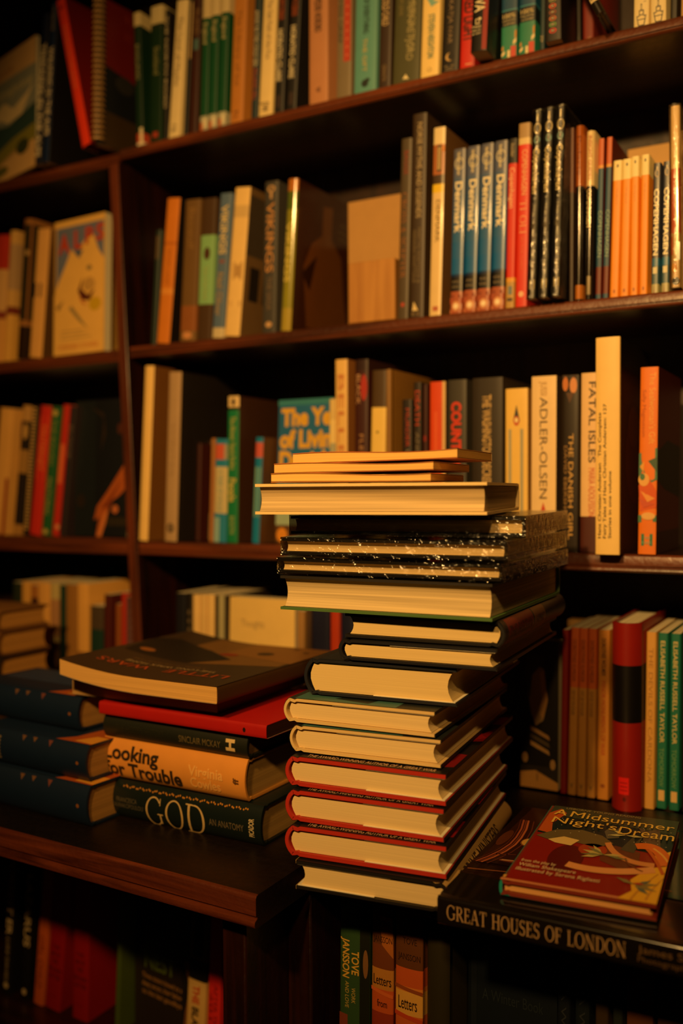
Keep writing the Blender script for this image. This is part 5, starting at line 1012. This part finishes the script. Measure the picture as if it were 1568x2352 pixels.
art = [('front','#3c2b1a',rect(0,1,0,1)),('front','#7a5426',[(.02,.02),(.75,.02),(.75,.55),(.5,.62),(.02,.5)],2),('front','#1a130c',[(.35,.45),(.5,.62),(.95,.6),(1,.3),(.9,.2),(.6,.3)],3),('front','#8a5c28',[(.0,.0),(.5,.0),(.5,.3),(.0,.42)],3),('front','#8a2c14',ell(.45,.34,.06,.03),4),('front','#2c1c10',ell(.28,.24,.05,.04),4),('front','#1c120a',ell(.1,.12,.02,.015),4),('front','#2c1c10',ell(.2,.06,.02,.012),4),('front','#9a5c24',ell(.86,.52,.05,.03),4)]
little = [('LITTLE','front',(.08,.46,.80,.86),'#b84e22',dict(lay=6)),('WARS','front',(.56,.90,.80,.86),'#b84e22',dict(lay=6)),('THE LONG WALK HOME','front',(.2,.78,.745,.775),'#b89a6c',dict(lay=6,name='subtitle')),('A NOVEL OF THE MOUNTAINS','front',(.3,.78,.70,.72),'#7a5a34',dict(lay=6,name='subtitle'))]
def curl(A):
    return lambda p: (p.x, p.y, p.z + A*max(0, 1-p.x/.12)**2)
o, Z, p, w = lie('paperback_book', 'lower one of two brown picture paperbacks, in the shade of its twin', GL, 'pb', R_HEAD, (166, 1607), Z, 1558, 500, .20, '#4c3419', D2R(0), Y=-.297, paper='#c89a58', contrast=.2, freq=1200, seg=1, shapes=art)
o, Z, p, w = lie('paperback_book', 'topmost brown picture paperback of the left stack, corner curling up', GL, 'pb', R_HEAD, (137, 1560), Z, 1533, 499, .235, '#4c3419', D2R(0), Y=-.33, paper='#d8a860', contrast=.2, freq=1200, shapes=art, texts=little, warp=curl(.011), nd=12)

# three blue books further left
GB = 'three blue books stacked at the left edge of the counter'
Z = LEDGE
for i, (lab, px, zt, xr) in enumerate((('lowest of three dark blue hardbacks stacked at the left edge', (-52, 1832), 1745, 208), ('middle one of three dark blue hardbacks stacked at the left edge', (-44, 1740), 1662, 206), ('topmost of three dark blue hardbacks stacked at the left edge', (-60, 1634), 1561, 188))):
    o, Z, p, w = lie('hardback_book', lab, GB, 'hb', R_SPINE, px, Z, zt, xr, .1, '#0a1c34', D2R(-3), paper='#a87c40', bulge=.006,
        shapes=[('front','#b0521c',[(.02,.0),(.02,.30),(.2,.22),(.5,.2),(.98,.1),(.98,.0)]),('front','#e09a34',[(.04,.0),(.06,.16),(.3,.1),(.3,.0)],2),('front','#123458',[(.4,.3),(.4,.95),(.95,.95),(.95,.3)]),('spine','#7a4a1c',ell(.93,.5,.012,.05))] + [('spine','#7a6a4c',rect(.205,.232,.16+.1*i,.22+.1*i)) for i in range(7)] + [('spine','#6a4a30',[(.42,.95),(.44,.8),(.46,.95)]),('spine','#6a4a30',[(.52,.95),(.54,.82),(.56,.95)]),('spine','#6a3a30',[(.66,.95),(.68,.78),(.7,.95)])])
# brown books lying behind them at the photo's left edge
GK = 'brown books lying at the back left of the counter'
Z = LEDGE
_p = on_z(0, 1760, LEDGE)
for i, (lab, T, c, W) in enumerate((('lowest brown book lying behind the blue ones, far left', .045, '#3a2414', .235), ('tan book second in the pile behind the blue ones', .05, '#6a441e', .23), ('third dark book in the pile behind the blue ones', .034, '#241a10', .225), ('brown book fourth in the pile behind the blue ones', .036, '#6a4420', .22), ('topmost tan book of the pile behind the blue ones', .030, '#7a5226', .22))):
    book('hardback_book', lab, GK, 'hb', T-.001, W, .09, c, R_SPINE, (x_at(14-3*i, -.16, Z)-W, -.16, Z), (0, 0, 0), 'corner', paper='#c08a44'); Z += T

# large black book and the picture book on it
o, ZG, pg, wg = lie('hardback_book', 'large glossy black book with pale spaced capitals along its spine, overhanging the counter', 'lying books at the right of the counter', 'hb', R_SPINE, (1004, 2124), LEDGE, 2056, 1900, .25, '#15100c', D2R(1.5), gloss=2, paper='#c8a468', bulge=.0, er=.0032,
   texts=[('GREAT HOUSES OF LONDON','spine',(.03,.53,.52,.5),'#d0a674',dict(roman=True,K=.095,k=.038)),('James Stourton','spine',(.56,.79,.66,.24),'#7a5c3c',dict(name='author_name')),('Photographs by Fritz von der Schulenburg','spine',(.56,1.0,.34,.18),'#6a5034',dict(name='author_name'))],
   shapes=[('front','#24130b',[(.22,.70),(.22,1.0),(1,1.0),(1,.70)])] )
# plasterwork picture printed on its jacket: curved mouldings, a small medallion and pale panels
def printed(o, name, Z, polys, rough=.14, coat=.6):
    """Printed picture lying on a book's top cover: polygons given as points of that cover, in the book's own frame."""
    inv = o.matrix_basis.inverted(); mb = MB()
    for c, pts, lay in polys:
        q = [inv @ Vector((x, y, Z+.0003+.00018*lay)) for x, y in pts]
        if (q[1]-q[0]).cross(q[2]-q[1]).z < 0: q = q[::-1]
        mb.poly(q, mat(c, rough, .5, coat))
    return mb.build(name, o)
def arcband(cx, cy, r0, r1, a0, a1, n=18):
    out = [(cx+r1*math.cos(math.radians(a0+(a1-a0)*i/n)), cy+r1*math.sin(math.radians(a0+(a1-a0)*i/n))) for i in range(n+1)]
    inn = [(cx+r0*math.cos(math.radians(a0+(a1-a0)*i/n)), cy+r0*math.sin(math.radians(a0+(a1-a0)*i/n))) for i in range(n+1)]
    return [(out[i], out[i+1], inn[i+1], inn[i]) for i in range(n)]
bx, by = pg.x, pg.y
def W2(u, v): return (bx+u, by+v)      # metres right of / behind the front left corner
polys = [('#3a1d10', [W2(.003,.085), W2(.285,.085), W2(.285,.247), W2(.003,.247)], 1),
         ('#24120a', [W2(.012,.085), W2(.285,.085), W2(.285,.092), W2(.012,.092)], 2),
         ('#8a4a2c', [W2(.02,.094), W2(.17,.098), W2(.17,.0995), W2(.02,.097)], 2),
         ('#b07c58', [W2(.06,.075), W2(.135,.079), W2(.135,.0805), W2(.06,.077)], 2)]
mould = [(.0025, .082), (.0085, .098), (.0135, .1166), (.0160, .136), (.0155, .1552), (.0125, .180), (.0067, .2054)]
for off, c, wd in ((0, '#a8563a', .0009), (.0026, '#7a3c26', .0007), (.0050, '#b8643e', .0010), (-.003, '#5c2c1a', .0006), (.0105, '#6a3420', .0006)):
    for (x0, y0), (x1, y1) in zip(mould, mould[1:]):
        polys.append((c, [W2(x0+off-wd, y0), W2(x0+off+wd, y0), W2(x1+off+wd, y1), W2(x1+off-wd, y1)], 3))
polys += [('#5e3018', [W2(*q) for q in ell(.006, .150, .005, .022)], 2), ('#d8a24e', [W2(*q) for q in ell(.0305, .1475, .0062, .0095)], 5), ('#8a5426', [W2(*q) for q in ell(.0305, .1475, .0074, .011)], 4),
          ('#c89468', [W2(.022, .094), W2(.036, .098), W2(.036, .0995), W2(.022, .0965)], 4), ('#9a5a34', [W2(.002, .062), W2(.038, .071), W2(.038, .0725), W2(.002, .064)], 4), ('#6a3420', [W2(.012, .105), W2(.03, .112), W2(.03, .1135), W2(.012, .107)], 3)]
polys += [('#1c2a1e', [W2(.21,.03), W2(.285,.03), W2(.285,.075), W2(.21,.075)], 2), ('#2c3a22', [W2(.23,.03), W2(.245,.03), W2(.245,.075), W2(.23,.075)], 3), ('#8a6a3c', [W2(.205,.078), W2(.285,.078), W2(.285,.083), W2(.205,.083)], 3)]
printed(o, 'jacket_picture', ZG, polys)

pA, pB = on_z(1148, 2060, ZG), on_z(1507, 2123, ZG); pC = on_z(1290, 1866, ZG+.009)
yawm = math.atan2(pB.y-pA.y, pB.x-pA.x)
wm = (pB-pA).length; dm = (pC-pA).length
if VERB: print('picture book', pA, wm, dm, math.degrees(yawm), 'GH', pg, wg)
NS, RD = '#12262c', '#8c1e10'
leaf = lambda x, y, l, a, w=.018: [(x, y), (x+l*.5*math.cos(a)-w*math.sin(a), y+l*.5*math.sin(a)*.8+w*math.cos(a)), (x+l*math.cos(a), y+l*math.sin(a)*.8), (x+l*.5*math.cos(a)+w*math.sin(a), y+l*.5*math.sin(a)*.8-w*math.cos(a))]
shp = [('front', RD, rect(.03,1,.0,1)), ('front', NS, [(.03,.60),(.03,1),(1,1),(1,.52),(.6,.56)], 2), ('front', '#3c4434', [(.03,.86),(.03,1),(1,1),(1,.80),(.5,.84)], 3),
   ('front', '#c05a22', [(.03,.62),(.03,.88),(.10,.96),(.16,.90),(.10,.74),(.14,.60)], 4),
   ('front', '#6a5c3a', [(.04,.55),(.16,.66),(.34,.70),(.5,.66),(.6,.58),(.5,.5),(.3,.54),(.14,.52)], 5), ('front', '#e6c478', [(.14,.52),(.24,.58),(.36,.56),(.32,.48),(.2,.49)], 6),
   ('front', '#5a140c', ell(.33,.33,.12,.16,28), 4), ('front', '#a8401c', ell(.48,.47,.10,.075,24), 5), ('front', '#6a3a22', [(.52,.5),(.62,.56),(.80,.52),(.82,.36),(.7,.30),(.56,.36)], 4)]
def ribbon(c, p0, p1, p2, w0, w1, lay, n=14):
    L, R = [], []
    for i in range(n+1):
        t = i/n; x = (1-t)**2*p0[0]+2*t*(1-t)*p1[0]+t*t*p2[0]; y = (1-t)**2*p0[1]+2*t*(1-t)*p1[1]+t*t*p2[1]
        dx = 2*(1-t)*(p1[0]-p0[0])+2*t*(p2[0]-p1[0]); dy = 2*(1-t)*(p1[1]-p0[1])+2*t*(p2[1]-p1[1]); l = math.hypot(dx, dy) or 1
        w = w0+(w1-w0)*t; L.append((x-dy/l*w, y+dx/l*w)); R.append((x+dy/l*w, y-dx/l*w))
    q = [clip_u([L[i], L[i+1], R[i+1], R[i]], 0, 1) for i in range(n)]
    return [('front', c, p, lay) for p in q if len(p) > 2]
shp += [('front', '#ecb22a', [(.76,.0),(.83,.09),(.80,.20),(.86,.30),(.93,.37),(1,.40),(1,.0)], 6), ('front', '#e8b838', [(.9,.5),(1,.58),(1,.40),(.92,.42)], 6), ('front', '#d88a5c', [(.0,.0),(.0,.02),(1,.02),(1,.0)], 3)]
shp += ribbon('#e8a060', (.36,.26), (.62,.20), (.93,.34), .030, .034, 8) + ribbon('#dc9050', (.56,.58), (.66,.36), (.92,.39), .022, .024, 7)
shp += ribbon('#e07020', (.76,.58), (.92,.66), (1.0,.40), .035, .05, 9) + ribbon('#c85a18', (.84,.56), (.90,.50), (.99,.30), .012, .012, 10) + ribbon('#f0b050', (.88,.58), (.96,.52), (1.0,.44), .008, .008, 11)
shp += ribbon('#c88a30', (.84,.0), (.88,.16), (.96,.3), .006, .004, 8) + ribbon('#c88a30', (.93,.02), (.95,.16), (1.0,.26), .006, .004, 8) + ribbon('#7a4420', (.72,.42), (.74,.34), (.86,.30), .006, .006, 9)
shp += [('front', '#c8b468', leaf(.56,.42,.15,a), 9) for a in (2.2, 2.9, 3.6, .2)] + [('front', '#7a7c50', leaf(.58,.42,.17,a,.014), 10) for a in (2.6, 3.3, -.15)]
shp += [('front', '#8a7c4a', leaf(.84,.15,.15,a,.016), 9) for a in (.3, -.3, 2.7)] + [('front', '#5a6a60', leaf(.84,.14,.13,a,.016), 10) for a in (-.7, .8)] + [('front', '#b83c24', leaf(.82,.16,.08,.1,.012), 11)]
shp += [('front', '#c8bc7c', leaf(.66,.70,.13,a,.014), 9) for a in (2.6, 3.4, .05)] + [('front', '#5c5a4c', [(.50,.72),(.54,.82),(.57,.74),(.61,.84),(.62,.66),(.54,.63)], 5), ('front', '#5c4a40', [(.80,.62),(.78,.74),(.72,.84),(.80,.80),(.88,.86),(.90,.74),(.92,.62)], 5), ('front', '#4a4a38', [(.66,.52),(.72,.72),(.74,.62),(.78,.72),(.76,.5)], 5)]
rs = random.Random(5)
for _ in range(34):
    x, y = rs.uniform(.15, .98), rs.uniform(.62, .85); shp.append(('front', '#e0d4b0', ell(x, y, .004, .003, 8), 6))
shp += [('back', '#1f8a80', rect(0,1,0,1)), ('front', '#d8a050', [(.008,.02),(.008,.05),(.028,.05),(.028,.02)], 6)]
book('hardback_book', 'slim illustrated picture book with yellow title letters lying on the large black book', 'lying books at the right of the counter', 'hb', .0125, dm, wm, '#7a2c1c', R_TAIL, pA + Vector((0,0,.0022)), (0, 0, yawm), 'corner', gloss=1, paper='#d8a060', bulge=.0008,
   bands=[(0,1,'#1f8a80','spine')], shapes=shp,
   texts=[('USBORNE YOUNG READING','front',(.14,.72,.945,.97),'#a08c5c',dict(lay=14,name='publisher_mark')),('A','front',(.07,.17,.85,.93),'#f0c458',dict(lay=14,bold=.01)),('Midsummer','front',(.2,.985,.845,.925),'#f0c458',dict(lay=14,slope=-.015)),('Night\'s','front',(.09,.58,.735,.82),'#f0c458',dict(lay=14)),('Dream','front',(.60,1.0,.70,.80),'#f0c458',dict(lay=14)),
          ('from the play by','front',(.06,.30,.205,.235),'#ecd0a4',dict(lay=14,name='subtitle')),('William Shakespeare','front',(.06,.45,.155,.19),'#ecd0a4',dict(lay=14,name='author_name')),('illustrated by Serena Riglietti','front',(.06,.62,.105,.14),'#ecd0a4',dict(lay=14,name='author_name'))])
